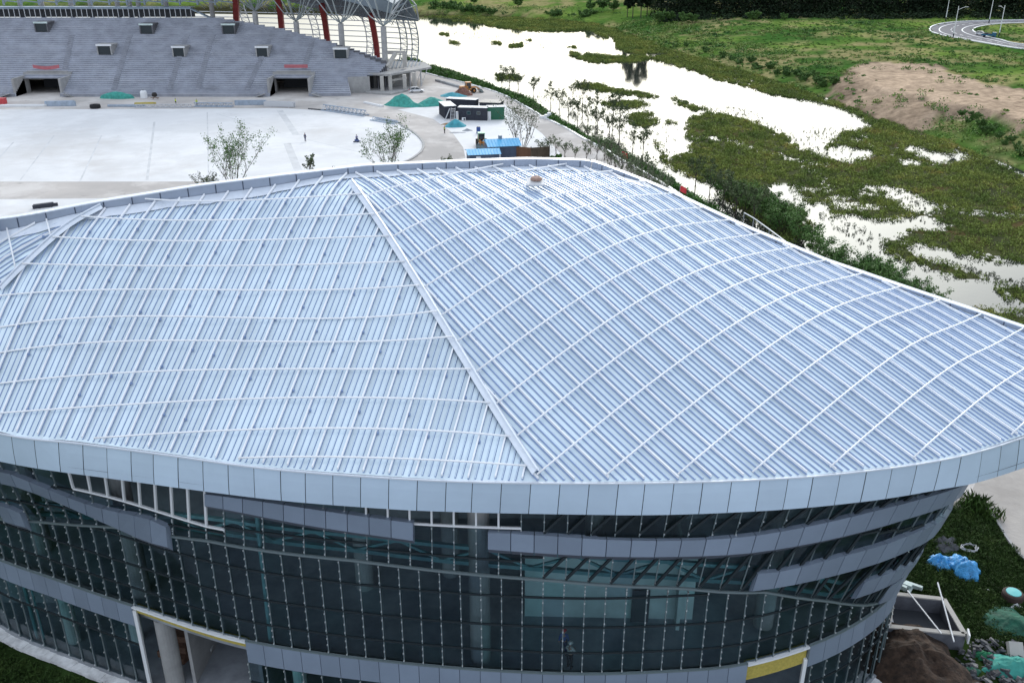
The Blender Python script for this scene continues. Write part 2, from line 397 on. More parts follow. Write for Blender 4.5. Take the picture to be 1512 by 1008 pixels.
def facet(poly, d, pitch, name, e, arcs, fan=False):
    n = (-d[1], d[0]); cs = [p[0] * n[0] + p[1] * n[1] for p in poly]; c0, c1 = min(cs), max(cs)
    k0 = math.floor(c0 / pitch); k1 = math.ceil(c1 / pitch)
    sh = MB(); seams = MB(); rails = MB()
    def iv(c): return cut(poly, d, min(max(c, c0 + 1e-3), c1 - 1e-3))
    for k in range(k0, k1 + 1):
        a = iv(k * pitch); b = iv((k + 1) * pitch)
        if a and b and (k + 1) * pitch > c0 and k * pitch < c1:
            m = max(2, int(max(a[1] - a[0], b[1] - b[0]) / 1.6))
            A = lift(d, min(max(k * pitch, c0), c1), np.linspace(*a, m)); B = lift(d, min(max((k + 1) * pitch, c0), c1), np.linspace(*b, m))
            sh.grid([A, B])
        if not a or a[1] - a[0] < 0.5: continue
        rail = k % 4 == 0
        jit = rnd.uniform(-0.15, 0.1)
        aa = np.linspace(a[0] + 0.05 + abs(jit) * .5, a[1] - 0.05 - abs(jit) * .5, max(2, int((a[1] - a[0]) / 1.6)))
        P = lift(d, k * pitch, aa); nn = np.array([n[0], n[1], 0])
        hb, ht, hh = (0.078 if d is DR else 0.045), 0.016, 0.055
        prof = [(-hb, 0.0), (-ht, hh), (ht, hh), (hb, 0.0)]
        rows = [P + nn * w + np.array([0, 0, z + 0.004]) for w, z in prof]
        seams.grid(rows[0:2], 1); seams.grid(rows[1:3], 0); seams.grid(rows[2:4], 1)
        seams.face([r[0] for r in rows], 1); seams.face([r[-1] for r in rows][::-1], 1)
        if rail:
            P2 = P + np.array([0, 0, 0.1])
            w, h = 0.038, 0.10
            rr = [P2 + nn * s_ * w + np.array([0, 0, z]) for s_, z in ((-1, 0), (-1, h), (1, h), (1, 0))]
            rails.grid(rr[0:2]); rails.grid(rr[1:3]); rails.grid(rr[2:4])
            for e_ in (0, -1): rails.face([r[e_] for r in rr])
            for s_ in np.arange(a[0] + 1.5 + (k % 6) * 0.2, a[1] - 1, 3.3):       # brackets
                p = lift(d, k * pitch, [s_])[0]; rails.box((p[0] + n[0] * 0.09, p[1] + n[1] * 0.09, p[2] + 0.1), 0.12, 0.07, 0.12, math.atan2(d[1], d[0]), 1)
    sh.build(name, M['roof'], hall, True)
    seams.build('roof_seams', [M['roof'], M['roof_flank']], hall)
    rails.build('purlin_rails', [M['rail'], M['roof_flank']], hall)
    # cross ribs
    e0 = e
    for ka, a in enumerate(arcs):
        if fan:                          # the cross ribs of the front slope fan out a little towards the eave
            P0 = HIP3[1:][min(ka, 9)]; e = unit(1, .03 - .0105 * ka); a = -P0[0] * e[1] + P0[1] * e[0] - max(0, ka - 9) * 1.5
        iv2 = cut(poly, e, a)
        if not iv2 or iv2[1] - iv2[0] < 1.0: continue
        cc = np.linspace(iv2[0] + 0.15, iv2[1] - 0.15, max(2, int((iv2[1] - iv2[0]) / 1.2)))
        x = cc * e[0] - a * e[1]; y = cc * e[1] + a * e[0]
        zr_ = roofz(x, y)
        if fan and len(cc) > 8: zr_ = np.polyval(np.polyfit(cc, zr_, 3), cc) + .03
        P = np.stack([x, y, zr_ + 0.28], 1)
        mb = MB(); mb.tube(P, 0.048, 6); mb.build('roof_rib', M['rail'], hall, True)
DR = unit(math.sin(R(41)), -math.cos(R(41))); DL = unit(-0.217, -0.976); DLL = unit(-4.1, -2.3)
ER = (-DR[1], DR[0]); EL = unit(1, 0.02); ELL = (-DLL[1], DLL[0])
def cs_(P, e): return [-p[0] * e[1] + p[1] * e[0] for p in P]
aR = cs_(HIP3[1:], ER); aR += [aR[-1] - 2.15 * k for k in range(1, 20)]
aL = cs_(HIP3[1:], EL); aL += [aL[-1] - 1.5 * k for k in range(1, 3)]
aA = cs_(HIPA, ELL); aLL = list(np.arange(min(aA) - 8, max(aA) + 8, 2.1))
facet(poly_R, DR, 0.31, 'roof_sheet', ER, aR)
facet(poly_L, DL, 0.31, 'roof_sheet', EL, aL, True)
facet(poly_LL, DLL, 0.31, 'roof_sheet', ELL, aLL)
def cap(P, w):
    P = spline(P, 4); zz = np.polyval(np.polyfit(P[:, 1], roofz(P[:, 0], P[:, 1]), 3), P[:, 1]) + .05; mb = MB(); rows = [[], [], [], [], []]
    for i in range(len(P)):
        d = P[min(i + 1, len(P) - 1)] - P[max(i - 1, 0)]; d = d / np.hypot(*d); n = np.array([-d[1], d[0]])
        for k, (o, z) in enumerate(((-w, 0.13), (-w * 0.55, 0.24), (0, 0.30), (w * 0.55, 0.24), (w, 0.13))):
            p = P[i] + n * o; rows[k].append((p[0], p[1], zz[i] + z))
    mb.grid(rows)
    mb.tube([(p[0], p[1], p[2] + 0.05) for p in rows[2]], 0.05, 5)
    mb.build('hip_cap', M['hip'], hall)
cap(HIPB, 0.26); cap(HIPA[:4], 0.26)

# ------------------------------------------------------------------ fascia along the front and round the tip
FB = zs([(0,681),(200,711),(400,737),(560,750),(660,755),(790,758),(945,760),(1060,757),(1180,750),(1300,737),(1400,720),(1446,711),(1512,690)], 17.0)
ft = resample(spline(LEFT_EXT + FT + TIP + RIM[:3], 6), n=900); fb = resample(spline([(x - 0.2, y + 0.0) for x, y in LEFT_EXT] + FB + [(30.9, 42.8), (34.4, 45.6), (36.0, 47.7), (35.2, 49.7)] + [(x, y) for x, y in RIM[:3]], 6), n=900)
def frac(P): d = np.r_[0, np.cumsum(np.linalg.norm(np.diff(P, axis=0), axis=1))]; return d
dT = frac(ft); n_pan = int(dT[-1] / 1.33)
FI = [int(np.searchsorted(dT, v)) for v in np.linspace(0, dT[-1] - 1e-6, n_pan + 1)]
mb = MB(); gapm = MB(); cop = MB()
def topz(i): return float(np.interp(i, [0, 800, 899], [18.72, 18.72, 19.0]))
def botz(i): return float(np.interp(i, [0, 790, 899], [17.0, 17.0, 18.2]))
def fpt(i, t, o=0.0):
    a = np.array([*ft[i], topz(i)]); b = np.array([*fb[i], botz(i)])
    d = ft[min(i + 1, 899)] - ft[max(i - 1, 0)]; d = d / np.hypot(*d); n = np.array([d[1], -d[0], 0.25]); n /= np.linalg.norm(n)
    bulge = 0.025 * math.sin(math.pi * t)
    return a + (b - a) * t + n * (o + bulge)
def fi_near(i, m):   # fascia index shifted by metres
    return int(np.clip(np.searchsorted(dT, dT[i] + m), 0, 899))
for k in range(n_pan):
    i0 = FI[k]; i1 = FI[k + 1]
    j0 = i0; j1 = i1
    dz = rnd.uniform(-0.008, 0.008)
    P = [[fpt(j, t, 0.02 + dz) for j in (j0, (j0 + j1) // 2, j1)] for t in (0, 0.34, 0.67, 1.0)]
    for row in P:
        u = row[2] - row[0]; u = u / np.linalg.norm(u); row[0] = row[0] + u * .018; row[2] = row[2] - u * .018
    mb.grid(P)
    mb.face([P[-1][0], P[-1][1], P[-1][2], fpt(j1, 1, -0.1), fpt((j0 + j1) // 2, 1, -0.1), fpt(j0, 1, -0.1)])
step = list(range(0, 900, 6)) + [899]
gapm.grid([[fpt(i, t, -0.03) for i in step] for t in (0, 0.34, 0.67, 1.0)])
for i, j in zip(step[:-1], step[1:]):
    cop.bar(fpt(i, 0, -0.02) + np.array([0, 0, 0.03]), fpt(j, 0, -0.02) + np.array([0, 0, 0.03]), 0.26, 0.07)
mb.build('fascia', M['fascia'], hall); gapm.build('fascia_backing', M['fascia_gap'], hall); cop.build('fascia_coping', M['coping'], hall)

# rear parapet along the rim
rimP = resample(spline([p for p in RIM3], 6), 0.4)
mb = MB(); cp_ = MB(); jt = MB(); low = MB()
Ltot = len(rimP)
TOP3 = [atd(*t) for t in [(1512,485,55.5),(1430,457,56.3),(1330,424,57.5),(1220,386.5,59),(1100,336.5,60.5),(1035,306.5,61.5),(960,272,62.6),(880,241,63),(860,237.5,62.8),
        (780,235.5,61.5),(700,238,60),(540,245,57.5),(420,259,56),(300,274,55),(150,298,53.8),(0,324,53)]]
_tx = [p[0] for p in TOP3][::-1]; _tz = [p[2] for p in TOP3][::-1]
def hpar(i):
    return float(max(.08, np.interp(rimP[i][0], _tx, _tz) - roofz(rimP[i][0], rimP[i][1])))
def hpar_old(i):
    x = rimP[i][0]
    return float(np.interp(x, [-45, 5.0, 8.5, 14, 27, 32], [0.42, 0.42, 0.30, 0.06, 0.10, 0.2]))
acc = 0
for i in range(len(rimP) - 1):
    a, b = rimP[i], rimP[i + 1]; ha, hb_ = hpar(i), hpar(i + 1)
    za = float(roofz(a[0], a[1])); zb = float(roofz(b[0], b[1]))
    A0 = (a[0], a[1], za - 0.1); B0 = (b[0], b[1], zb - 0.1)
    d = (b - a)[:2]; d = d / np.hypot(*d); n = np.array([d[1], -d[0]])      # outwards
    n = n if np.dot(n, a[:2] - np.array([0, 48])) > 0 else -n
    c = ((a + b) / 2)[:2] + n * 0.22; hh = (ha + hb_) / 2
    zc = (za + zb) / 2
    P = Vector((a[0] + n[0] * .22, a[1] + n[1] * .22, za + ha / 2 - .3)); Q = Vector((b[0] + n[0] * .22, b[1] + n[1] * .22, zb + hb_ / 2 - .3))
    mb.bar(P, Q, 0.34, hh + 0.6)
    cp_.bar(P + Vector((n[0] * .1, n[1] * .1, hh / 2 + 0.33)), Q + Vector((n[0] * .1, n[1] * .1, hh / 2 + 0.33)), 0.5, 0.06)
    acc += np.linalg.norm(b - a)
    if acc > 1.55:
        acc = 0; mb.box((a[0] + n[0] * .045, a[1] + n[1] * .045, za + ha / 2), 0.05, 0.05, ha - 0.02, m=1)
M['parapet'] = mat('parapet_panel', (0.34, 0.39, 0.48), 0.45, 0.3, var=0.06, scale=0.8)
mb.build('parapet', [M['parapet'], M['fascia_gap']], hall); cp_.build('parapet_coping', M['coping'], hall)
# gutter sheet in front of the rim parapet
gt = MB(); rr = resample(spline([p for p in RIM3][6:], 6), 0.8); A = []; B = []
for i in range(len(rr)):
    d = rr[min(i + 1, len(rr) - 1)] - rr[max(i - 1, 0)]; d = d[:2] / np.hypot(*d[:2]); n = np.array([-d[1], d[0]])
    n = n if np.dot(n, np.array([0, 44]) - rr[i][:2]) > 0 else -n
    for arr, o in ((A, 0.0), (B, 0.75 + rnd.uniform(-.1, .1))):
        p = rr[i][:2] + n * o; arr.append((p[0], p[1], float(roofz(*p)) + 0.06))
gt.grid([B, A]); gt.build('rim_gutter', M['hip'], hall)

# ------------------------------------------------------------------ facade surface W(s, z)
KEY = [  # wall foot / wall head (plan)
    ((-46, 62), (-46.6, 56.0)), ((-40.5, 53.0), (-40.6, 49.6)), ((-33.5, 47.6), (-33.2, 45.0)), ((-27.5, 44.75), (-26.4, 41.6)), ((-22, 42.4), (-20.6, 40.2)), ((-14.6, 39.5), (-14.0, 38.65)), ((-5.7, 37.8), (-5.5, 37.3)),
    ((2.6, 37.05), (2.6, 36.85)), ((8.8, 37.25), (9.3, 36.95)), ((12.4, 37.75), (13.2, 37.3)), ((16.4, 39.2), (17.6, 38.1)), ((19.6, 41.0), (21.4, 39.2)), ((22.2, 43.2), (23.7, 40.5)),
    ((23.7, 45.5), (25.0, 42.6)), ((24.6, 48.2), (25.9, 45.2)), ((24.8, 51.5), (26.2, 48.6)), ((24.0, 55.0), (25.4, 52.4))]
KF = np.array([k[0] for k in KEY], float); KH = np.array([k[1] for k in KEY], float)
_f = spline(KF, 40); _h = spline(KH, 40); _d = frac(_f); SMAX = _d[-1]
def foot(s): return np.stack([np.interp(s, _d, _f[:, k]) for k in (0, 1)], -1)
def head(s): return np.stack([np.interp(s, _d, _h[:, k]) for k in (0, 1)], -1)
ZH = 17.05
# junction line between the sloping upper storeys and the upright lower ones
_jx = [(-46, 8.0), (-33, 9.4), (-22, 12.0), (-16, 12.9), (-8, 13.0), (2, 12.6), (8.5, 12.0), (13, 11.2), (17, 9.3), (20.2, 7.4), (22.3, 6.5), (24.8, 6.5)]
def zjunc(s): return np.interp(foot(s)[..., 0], [a for a, b in _jx], [b for a, b in _jx])
def Wp(s, z, o=0.0):
    s = np.asarray(s, float); z = np.asarray(z, float)
    f = foot(s); h = head(s); zj = zjunc(s)
    t = np.clip((z - zj) / (ZH - zj), 0, 1.1)[..., None]
    p = f + (h - f) * t
    d = foot(np.clip(s + 0.2, 0, SMAX)) - foot(np.clip(s - 0.2, 0, SMAX)); d = d / np.linalg.norm(d, axis=-1, keepdims=True)
    n = np.stack([d[..., 1], -d[..., 0]], -1)
    p = p + n * np.asarray(o, float)[..., None]
    return np.concatenate([p, z[..., None]], -1)
def wp(s, z, o=0.0): return Vector(Wp(np.array(s), np.array(z), np.array(o)))
_S, _Z = np.meshgrid(np.arange(0, SMAX, 0.12), np.arange(0, 17.6, 0.06), indexing='ij')
_GX, _GY = proj(Wp(_S, _Z, np.full(_S.shape, 0.0)))
_GD = np.linalg.norm(Wp(_S, _Z, np.zeros(_S.shape)) - np.array([0, 0, HC]), axis=-1)
def inv(x, y):
    e = (_GX - x) ** 2 + (_GY - y) ** 2
    e = e + 0.02 * (_GD - 40)
    k = np.unravel_index(np.argmin(e), e.shape); return float(_S[k]), float(_Z[k])
def inv_line(P):
    Q = np.array([inv(*p) for p in P]); s = np.array(Q[:, 0]); z = Q[:, 1]; o = np.argsort(s); return s[o], z[o]

# bands of grey cladding: top and bottom edge as seen
def band(tops, bots, o=0.36, under=0.45, step=1.14, ext=0.0, name='cladding_band'):
    st, zt = inv_line(tops); sb, zb = inv_line(bots)
    pt = np.polyfit(st, zt, min(4, len(st) - 1)); pb = np.polyfit(sb, zb, min(4, len(sb) - 1))
    s0, s1 = max(st[0], sb[0]), max(st[-1], sb[-1])
    n = max(1, int(round((s1 + ext - s0) / step))); ss = np.linspace(s0, s1 + ext, n + 1)
    Zt = np.polyval(pt, np.clip(ss, st[0], st[-1])); Zb = np.polyval(pb, np.clip(ss, sb[0], sb[-1]))
    mb = MB()
    for i in range(n):
        a = ss[i] + 0.02; b = ss[i + 1] - 0.02
        q_ = []
        for s, k in ((a, i), (b, i + 1)):
            q_.append([wp(s, Zt[k], 0.0), wp(s, Zt[k] + 0.02, o - 0.03), wp(s, Zb[k], o), wp(s, Zb[k] - under, 0.02)])
        A, B = q_
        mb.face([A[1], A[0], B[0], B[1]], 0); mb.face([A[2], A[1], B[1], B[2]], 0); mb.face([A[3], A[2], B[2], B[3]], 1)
        mb.face(A, 0); mb.face(B[::-1], 0)
    back = MB()
    back.grid([[wp(s, z1 + dz, oo) for s, z1 in zip(ss, Z)] for Z, dz, oo in ((Zt, -0.02, o - 0.08), (Zb, 0.02, o - 0.06))])
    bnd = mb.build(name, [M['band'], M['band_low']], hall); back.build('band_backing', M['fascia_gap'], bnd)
    return bnd
B1t = [(0,691),(47,705),(91,724),(133,738),(179,750),(201,757),(252,773)]; B1b = [(0,709),(69,728),(113,746),(157,766),(203,786),(250,801)]
b1 = band(B1t, B1b)
band([(0,740),(18,746),(36,753)], [(0,760),(18,766),(36,772)])
band([(305,724),(360,731),(420,739),(483,749),(547,758),(613,767)], [(307,741),(360,751),(421,762),(483,774),(547,783),(612,792)])
band([(721,780),(791,785),(865,789.5),(940,792),(1014,791.6),(1089,786),(1163,777.6),(1228,765),(1286,752),(1345,733.7)],
     [(721,805),(791,809),(866,813.6),(940,816.7),(1016,815.5),(1088,810),(1159,802),(1225,789),(1283,776),(1342,756.5)], ext=5)
band([(1112,841),(1172,833),(1231,818),(1290,802),(1338,784)], [(1106,866),(1168,856),(1228,843),(1286,826.5),(1332,808.6)], ext=6, o=0.36, under=0.3)
band([(1259,859),(1312,841),(1345,826.5)], [(1257,878.5),(1303,862),(1345,836)], ext=5, o=0.3, under=0.25)
band([(1307,866),(1342,840)], [(1291,888),(1325,867)], ext=2, o=0.25, under=0.2)
# storey band
ZB1, ZB0 = 6.5, 5.05
def s_at(x, y): return inv(x, y)[0]
S_L0 = 8.0; S_L1 = s_at(197, 892); S_C0 = s_at(365, 945); S_C1 = s_at(1101, 984); S_R0 = s_at(1195, 948); S_R1 = SMAX - 1
M['band2'] = M['band']
def storey(s0, s1):
    n = max(1, int(round((s1 - s0) / 1.12))); ss = np.linspace(s0, s1, n + 1); mb = MB()
    for i in range(n):
        a, b = ss[i] + .015, ss[i + 1] - .015
        mb.face([wp(a, ZB0, .16), wp(b, ZB0, .16), wp(b, ZB1, .16), wp(a, ZB1, .16)]); mb.face([wp(a, ZB1, .16), wp(b, ZB1, .16), wp(b, ZB1, 0), wp(a, ZB1, 0)])
        mb.face([wp(a, ZB0, 0), wp(b, ZB0, 0), wp(b, ZB0, .16), wp(a, ZB0, .16)])
        mb.face([wp(a, ZB0, 0), wp(a, ZB0, .16), wp(a, ZB1, .16), wp(a, ZB1, 0)]); mb.face([wp(b, ZB0, .16), wp(b, ZB0, 0), wp(b, ZB1, 0), wp(b, ZB1, .16)])
    bk = MB(); bk.grid([[wp(s, z, .10) for s in ss] for z in (ZB0 + .02, ZB1 - .02)])
    o = mb.build('cladding_band', M['band'], hall); bk.build('band_backing', M['fascia_gap'], o)
    t = MB(); 
    for i in range(n): t.bar(wp(ss[i], ZB1 + .05, .1), wp(ss[i + 1], ZB1 + .05, .1), .14, .09)
    t.build('band_sill', M['mull'], o)
storey(S_L0, S_L1); storey(S_C0, S_C1); storey(S_R0, S_R1)

# ------------------------------------------------------------------ windows: one object per bay
TR = [inv(600, 947)[1], inv(600, 910)[1], inv(600, 868)[1]]
print('transoms', TR, 'junction', float(zjunc(s_at(600, 850))))
bay = np.arange(6.0, SMAX - 0.6, 1.05)
open_lo = [(None, None)]
def window(name, s0, s1, zlo, zhi, trs_, clips=True, frame_m='mull', diag=False, glass=True):
    trs = sorted(trs_); gm = MB(); z0a, z0b = zlo(s0), zlo(s1); z1a, z1b = zhi(s0), zhi(s1)
    cuts0 = [z0a] + [z for z in trs if z0a + .2 < z < min(z1a, z1b) - .2]; cuts1 = [z0b] + cuts0[1:] + [z1b]; cuts0 = cuts0 + [z1a]
    for i in range(len(cuts0) - 1):
        j = [rnd.gauss(0, .012) for _ in range(4)]
        gm.face([wp(s0, cuts0[i], j[0]), wp(s1, cuts1[i], j[1]), wp(s1, cuts1[i + 1], j[2]), wp(s0, cuts0[i + 1], j[3])], rnd.choice((0, 0, 0, 1, 2)))
    w = gm.build(name, [M['glass'], M['glass2'], M['glass3']], hall) if glass else None
    fm = MB()
    fm.bar(wp(s0, z0a, .05), wp(s0, z1a, .05), .05, .06, up=wp(s0, z0a, 1) - wp(s0, z0a), m=0)
    for z in trs:
        if z < min(z1a, z1b) - .1: fm.bar(wp(s0, z, .06), wp(s1, z, .06), .09, .10, m=1)
    fm.bar(wp(s0, z1a - .03, .05), wp(s1, z1b - .03, .05), .1, .1, m=1)
    if diag: fm.bar(wp(s0, z0a + .1, .08), wp(s1, z1b - .1, .08), .12, .1, m=0)
    if clips:
        zz = [z0a + .2] + [z for t in trs for z in (t - .28, t + .28)] + [z1a - .2]
        zz += [(a + b) / 2 for a, b in zip([z0a] + list(trs), list(trs) + [z1a])]
        for z in zz:
            if z0a < z < z1a: fm.box(wp(s0, z, .12), .065, .065, .075, m=2)
    f = fm.build('frame', [M[frame_m], M['frame'], M['clip']], w or hall)
    return w
for s0, s1 in zip(bay[:-1], bay[1:]):
    if zjunc(s0) > ZB1 + .3:
        window('curtain_window', s0, s1, lambda s: ZB1 + .02, lambda s: float(zjunc(s)), TR)
bay2 = np.arange(6.0, SMAX - 2.5, 1.12)
sA, sB = s_at(110, 728), s_at(305, 726); sC, sD = s_at(520, 757), s_at(760, 765); sDi = s_at(785, 800)
for s0, s1 in zip(bay2[:-1], bay2[1:]):
    zj = float(zjunc(s0)); zm = float(np.interp(s0, [sA, sB], [15.3, 13.6]))
    hb = sA < s0 < sB
    hc = sC < s0 < sD
    if hb:
        window('upper_window', s0, s1, lambda s: float(zjunc(s)) + .03, lambda s: float(np.interp(s, [sA, sB], [14.9, 13.9])), [float(zj + (14.4 - zj) * .5)], True)
        fm = MB()
        za = float(np.interp(s0, [sA, sB], [15.0, 13.95])); zb_ = float(np.interp(s1, [sA, sB], [15.0, 13.95]))
        fm.bar(wp(s0, za, .06), wp(s0, ZH, .06), .13, .1, up=wp(s0, za, 1) - wp(s0, za)); fm.bar(wp(s0, za, .06), wp(s1, zb_, .06), .13, .1); fm.build('open_frame', M['white'], hall)
    elif hc:
        zt = 15.75
        window('upper_window', s0, s1, lambda s: float(zjunc(s)) + .03, lambda s: zt, [float(zj + (zt - zj) * .33)], True)
        fm = MB(); fm.bar(wp(s0, zt, .06), wp(s0, ZH, .06), .09, .1, up=wp(s0, zt, 1) - wp(s0, zt)); fm.bar(wp(s0, zt, .06), wp(s1, zt, .06), .1, .1); fm.build('open_frame', M['white'], hall)
    else:
        window('upper_window', s0, s1, lambda s: float(zjunc(s)) + .03, lambda s: ZH, [float(zj + (ZH - zj) * t) for t in ((.3, .62) if s0 < sDi else (.62,))], s0 < s_at(1150, 850), diag=False)
# diagonal struts on the right half
dg = MB()
for s0, s1 in zip(bay2[:-1], bay2[1:]):
    if s0 > sDi and s0 < SMAX - 8:
        dg.bar(wp(s0, float(zjunc(s0)) + .15, .12), wp(s1, 14.2 if zjunc(s0) > 9.6 else 11.5, .12), .14, .12)
        dg.bar(wp(s0, 15.55, .12), wp(s1, 16.95, .12), .13, .12)
dg.build('diagonal_struts', M['frame'], hall)
jl = MB()
ss = np.arange(6, SMAX - 2, .6)
for a, b in zip(ss[:-1], ss[1:]): jl.bar(wp(a, float(zjunc(a)), .12), wp(b, float(zjunc(b)), .12), .12, .12)
jl.build('junction_rail', M['mull'], hall)
# ground storey
bay3 = np.arange(8.0, SMAX - 0.6, 1.10)
for s0, s1 in zip(bay3[:-1], bay3[1:]):
    if (S_L1 - .3 < s0 < S_C0 - .6) or (S_C1 - .3 < s0 < S_R0 - .6): continue
    window('ground_window', s0, s1, lambda s: .35, lambda s: ZB0, [3.55], True)
# plinth
M['lime'] = mat('lime_wash', (0.66, 0.66, 0.66), 0.9, var=0.25, scale=1.2)
for lo_, hi_ in ((0, S_L1), (S_C0, 99)):
  pl = MB(); wh = MB()
  for a, b in zip(ss[:-1], ss[1:]):
    if not (lo_ <= a < hi_): continue
    pl.bar(wp(a, .16, .05), wp(b, .16, .05), .34, .36)
    wh.bar(wp(a, .2, .5), wp(b, .2, .5), .62, .24 + .06 * math.sin(a * 3))
  pl.build('plinth', M['concd'], hall); wh.build('white_foot_strip', M['lime'], hall)
# ------------------------------------------------------------------ entrances: soffit beams, jambs
def beam(s0, s1, h):
    b = MB(); t = MB(); ss_ = np.linspace(s0, s1, 10)
    for a, c in zip(ss_[:-1], ss_[1:]):
        b.bar(wp(a, ZB1 - .12 - h / 2, -.18), wp(c, ZB1 - .12 - h / 2, -.18), .3, h); t.bar(wp(a, ZB1 - .08, .02), wp(c, ZB1 - .08, .02), .3, .12)
    b.build('entrance_beam', M['wool'], hall); t.build('beam_capping', M['white'], hall)
beam(S_L1 + .02, S_C0 - .02, .42); beam(S_C1 + .02, S_R0 - .02, 1.15)
mb = MB(); mb.bar(wp(S_L1 + .1, .0, .05), wp(S_L1 + .1, 6.2, .05), .2, .2); mb.build('jamb', M['white'], hall)
mb = MB(); mb.bar(wp(S_R0 - .12, .0, .05), wp(S_R0 - .12, 5.6, .05), .2, .2); mb.build('jamb', M['white'], hall)
# ------------------------------------------------------------------ inside
sI = np.arange(4.0, SMAX - .5, 1.2)
def inner(off, z): return [tuple(wp(s, z, -off)[:2]) for s in sI]
def floorplate(name, z0, z1, off, depth, m):
    A = inner(off, max(z0, .1)); B = [(x * .8, 58.0) for x, y in (A[-1], A[0])]
    mb = MB(); mb.prism(A + B, z0, z1); return mb.build(name, m, hall)
floorplate('ground_floor_slab', -.02, .06, .3, 0, M['slab'])
floorplate('upper_floor_slab', 5.3, 6.3, .45, 0, M['slab'])
floorplate('gallery_slab', 12.9, 13.2, 5.5, 0, M['soffit'])
# soffit under the eave
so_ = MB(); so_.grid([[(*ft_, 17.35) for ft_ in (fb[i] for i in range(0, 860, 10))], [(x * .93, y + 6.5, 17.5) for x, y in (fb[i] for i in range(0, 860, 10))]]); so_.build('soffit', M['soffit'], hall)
# back walls
mb = MB(); mb.box((-6, 50.5, 3), 62, .3, 6); mb.box((-6, 51.5, 9.5), 64, .3, 7.5); mb.box((-6, 52, 15), 60, .3, 5); mb.build('back_wall', M['concd'], hall)
# rear wall below the rim
rw = MB(); rw.grid([[(x if x < 18 else 18 + (x - 18) * .25, y + 1.0, 0) for x, y in [p[:2] for p in rimP[::4]]], [(min(x, 26), y + .3, float(roofz(x, y)) - .3) for x, y in [p[:2] for p in rimP[::4]]]]); rw.build('rear_wall', M['conc'], hall)
def column(px, py, z, off, r, z0, z1, m='conc'):
    s, _ = inv(px, py); p = wp(s, z, -off); mb = MB(); mb.lathe((p[0], p[1], 0), [(r, z0), (r, z1)], 20); return mb.build('column', M[m], hall, False)
for px, py, off in [(705, 900, 1.0), (178, 850, 1.2), (480, 900, 6), (900, 900, 7), (20, 820, 2.0), (1180, 880, 2.5), (620, 900, 8)]:
    column(px, py, 9, off, .55, 6.3, 17.3)
p = wp(S_L1 + 1.15, 3, -.9); mb = MB(); mb.lathe((p[0], p[1], 0), [(.55, 0), (.55, 5.3)], 20); mb.build('column', M['conc'], hall)
for px, off in [(420, 1.3), (640, 1.3), (880, 1.3), (60, 1.3), (120, 3)]:
    s = s_at(px, 950 if px > 300 else 860); p = wp(s, 3, -off); mb = MB(); mb.lathe((p[0], p[1], 0), [(.4, 0), (.4, 5.3)], 16); mb.build('column', M['plaster'], hall)
# teal pole and truss behind the glass
s = s_at(382, 880); mb = MB(); mb.tube([wp(s, 6.3, -.5), wp(s, 15.5, -.5)], .13, 10); mb.build('teal_post', M['teal'], hall)
s = s_at(33, 900); mb = MB(); mb.tube([wp(s, .1, -.5), wp(s, 5.2, -.5)], .11, 10); mb.tube([wp(s + .5, .1, -.6), wp(s + .5, 5.2, -.6)], .07, 10); mb.build('teal_post', M['teal'], hall)
tr = MB(); st_ = np.arange(12, SMAX - 8, 2.3)
for k, (a, b) in enumerate(zip(st_[:-1], st_[1:])):
    zt = lambda s: max(8.5, float(zjunc(s)) + .9); zb_ = lambda s: max(7.4, float(zjunc(s)) - .1)
    tr.bar(wp(a, zt(a), -.9), wp(b, zt(b), -.9), .2, .2); tr.bar(wp(a, zb_(a), -.9), wp(b, zb_(b), -.9), .22, .22)
    if k % 2: tr.bar(wp(a, zb_(a), -.9), wp(b, zt(b), -.9), .13, .13)
    else: tr.bar(wp(a, zt(a), -.9), wp(b, zb_(b), -.9), .13, .13)
tr.build('ring_truss', M['teal'], hall)
# partition walls on the upper floor, lit by the glass front
def wall_at(a, b, z0, z1, m, name='partition', t=.2):
    mb = MB(); mb.bar((*a, (z0 + z1) / 2), (*b, (z0 + z1) / 2), t, z1 - z0); return mb.build(name, M[m], hall)
pA = g(775, 925, 6.3); pB = g(845, 948, 6.3); pC = g(905, 920, 6.3); pD = g(955, 948, 6.3); pE = g(1000, 930, 6.3)
wall_at((pA[0], pA[1] + 1.0), (pE[0] + 1, pE[1] + 1.0), 6.3, 11.5, 'plaster')
wall_at(pE[:2], (pE[0] + .5, pE[1] + 8), 6.3, 11.5, 'plaster')
mb = MB(); mb.box((pD[0] - .2, pD[1] + 1.7, 7.4), 1.0, .08, 2.2); mb.build('doorway', M['soffit'], hall)
# entrance bay: side walls, timber and scrap stacked inside
a = wp(S_L1 + 2.2, 3, -1.4); wall_at(a[:2], (a[0] + .4, a[1] + 7), 0, 5.3, 'conc')
a = wp(S_C0 + .2, 3, -.6); wall_at(a[:2], (a[0], a[1] + 8), 0, 5.3, 'concd')
# ------------------------------------------------------------------ terrain
WZ = -3.0
def lin(P, n=8): return spline(P, n)
hedge_out = gp([(600,86),(640,97),(700,114),(743,131),(771,141),(798,152),(832,175),(859,189),(882,203),(912,214),(943,232),(975,248),(1006,266),(1040,290),(1068,307),(1110,340),(1153,366),(1230,415),(1330,480),(1460,560),(1640,660)])
hedge_in = gp([(590,96),(629,108),(700,126),(741,139),(771,154),(803,173),(836,189),(859,202),(891,218),(918,235),(954,255),(985,274),(1016,295),(1037,311),(1075,340),(1110,366),(1190,420),(1280,490),(1400,580),(1560,680)])
bank = gp([(300,10),(480,14),(630,22),(700,24),(760,27),(820,30),(880,36),(930,52),(991,76),(1058,93),(1122,113),(1194,136),(1251,158),(1326,186),(1390,208),(1437,225),(1482,242),(1560,275),(1700,350)], WZ)
def closed(a, b): return list(a) + list(b)[::-1]
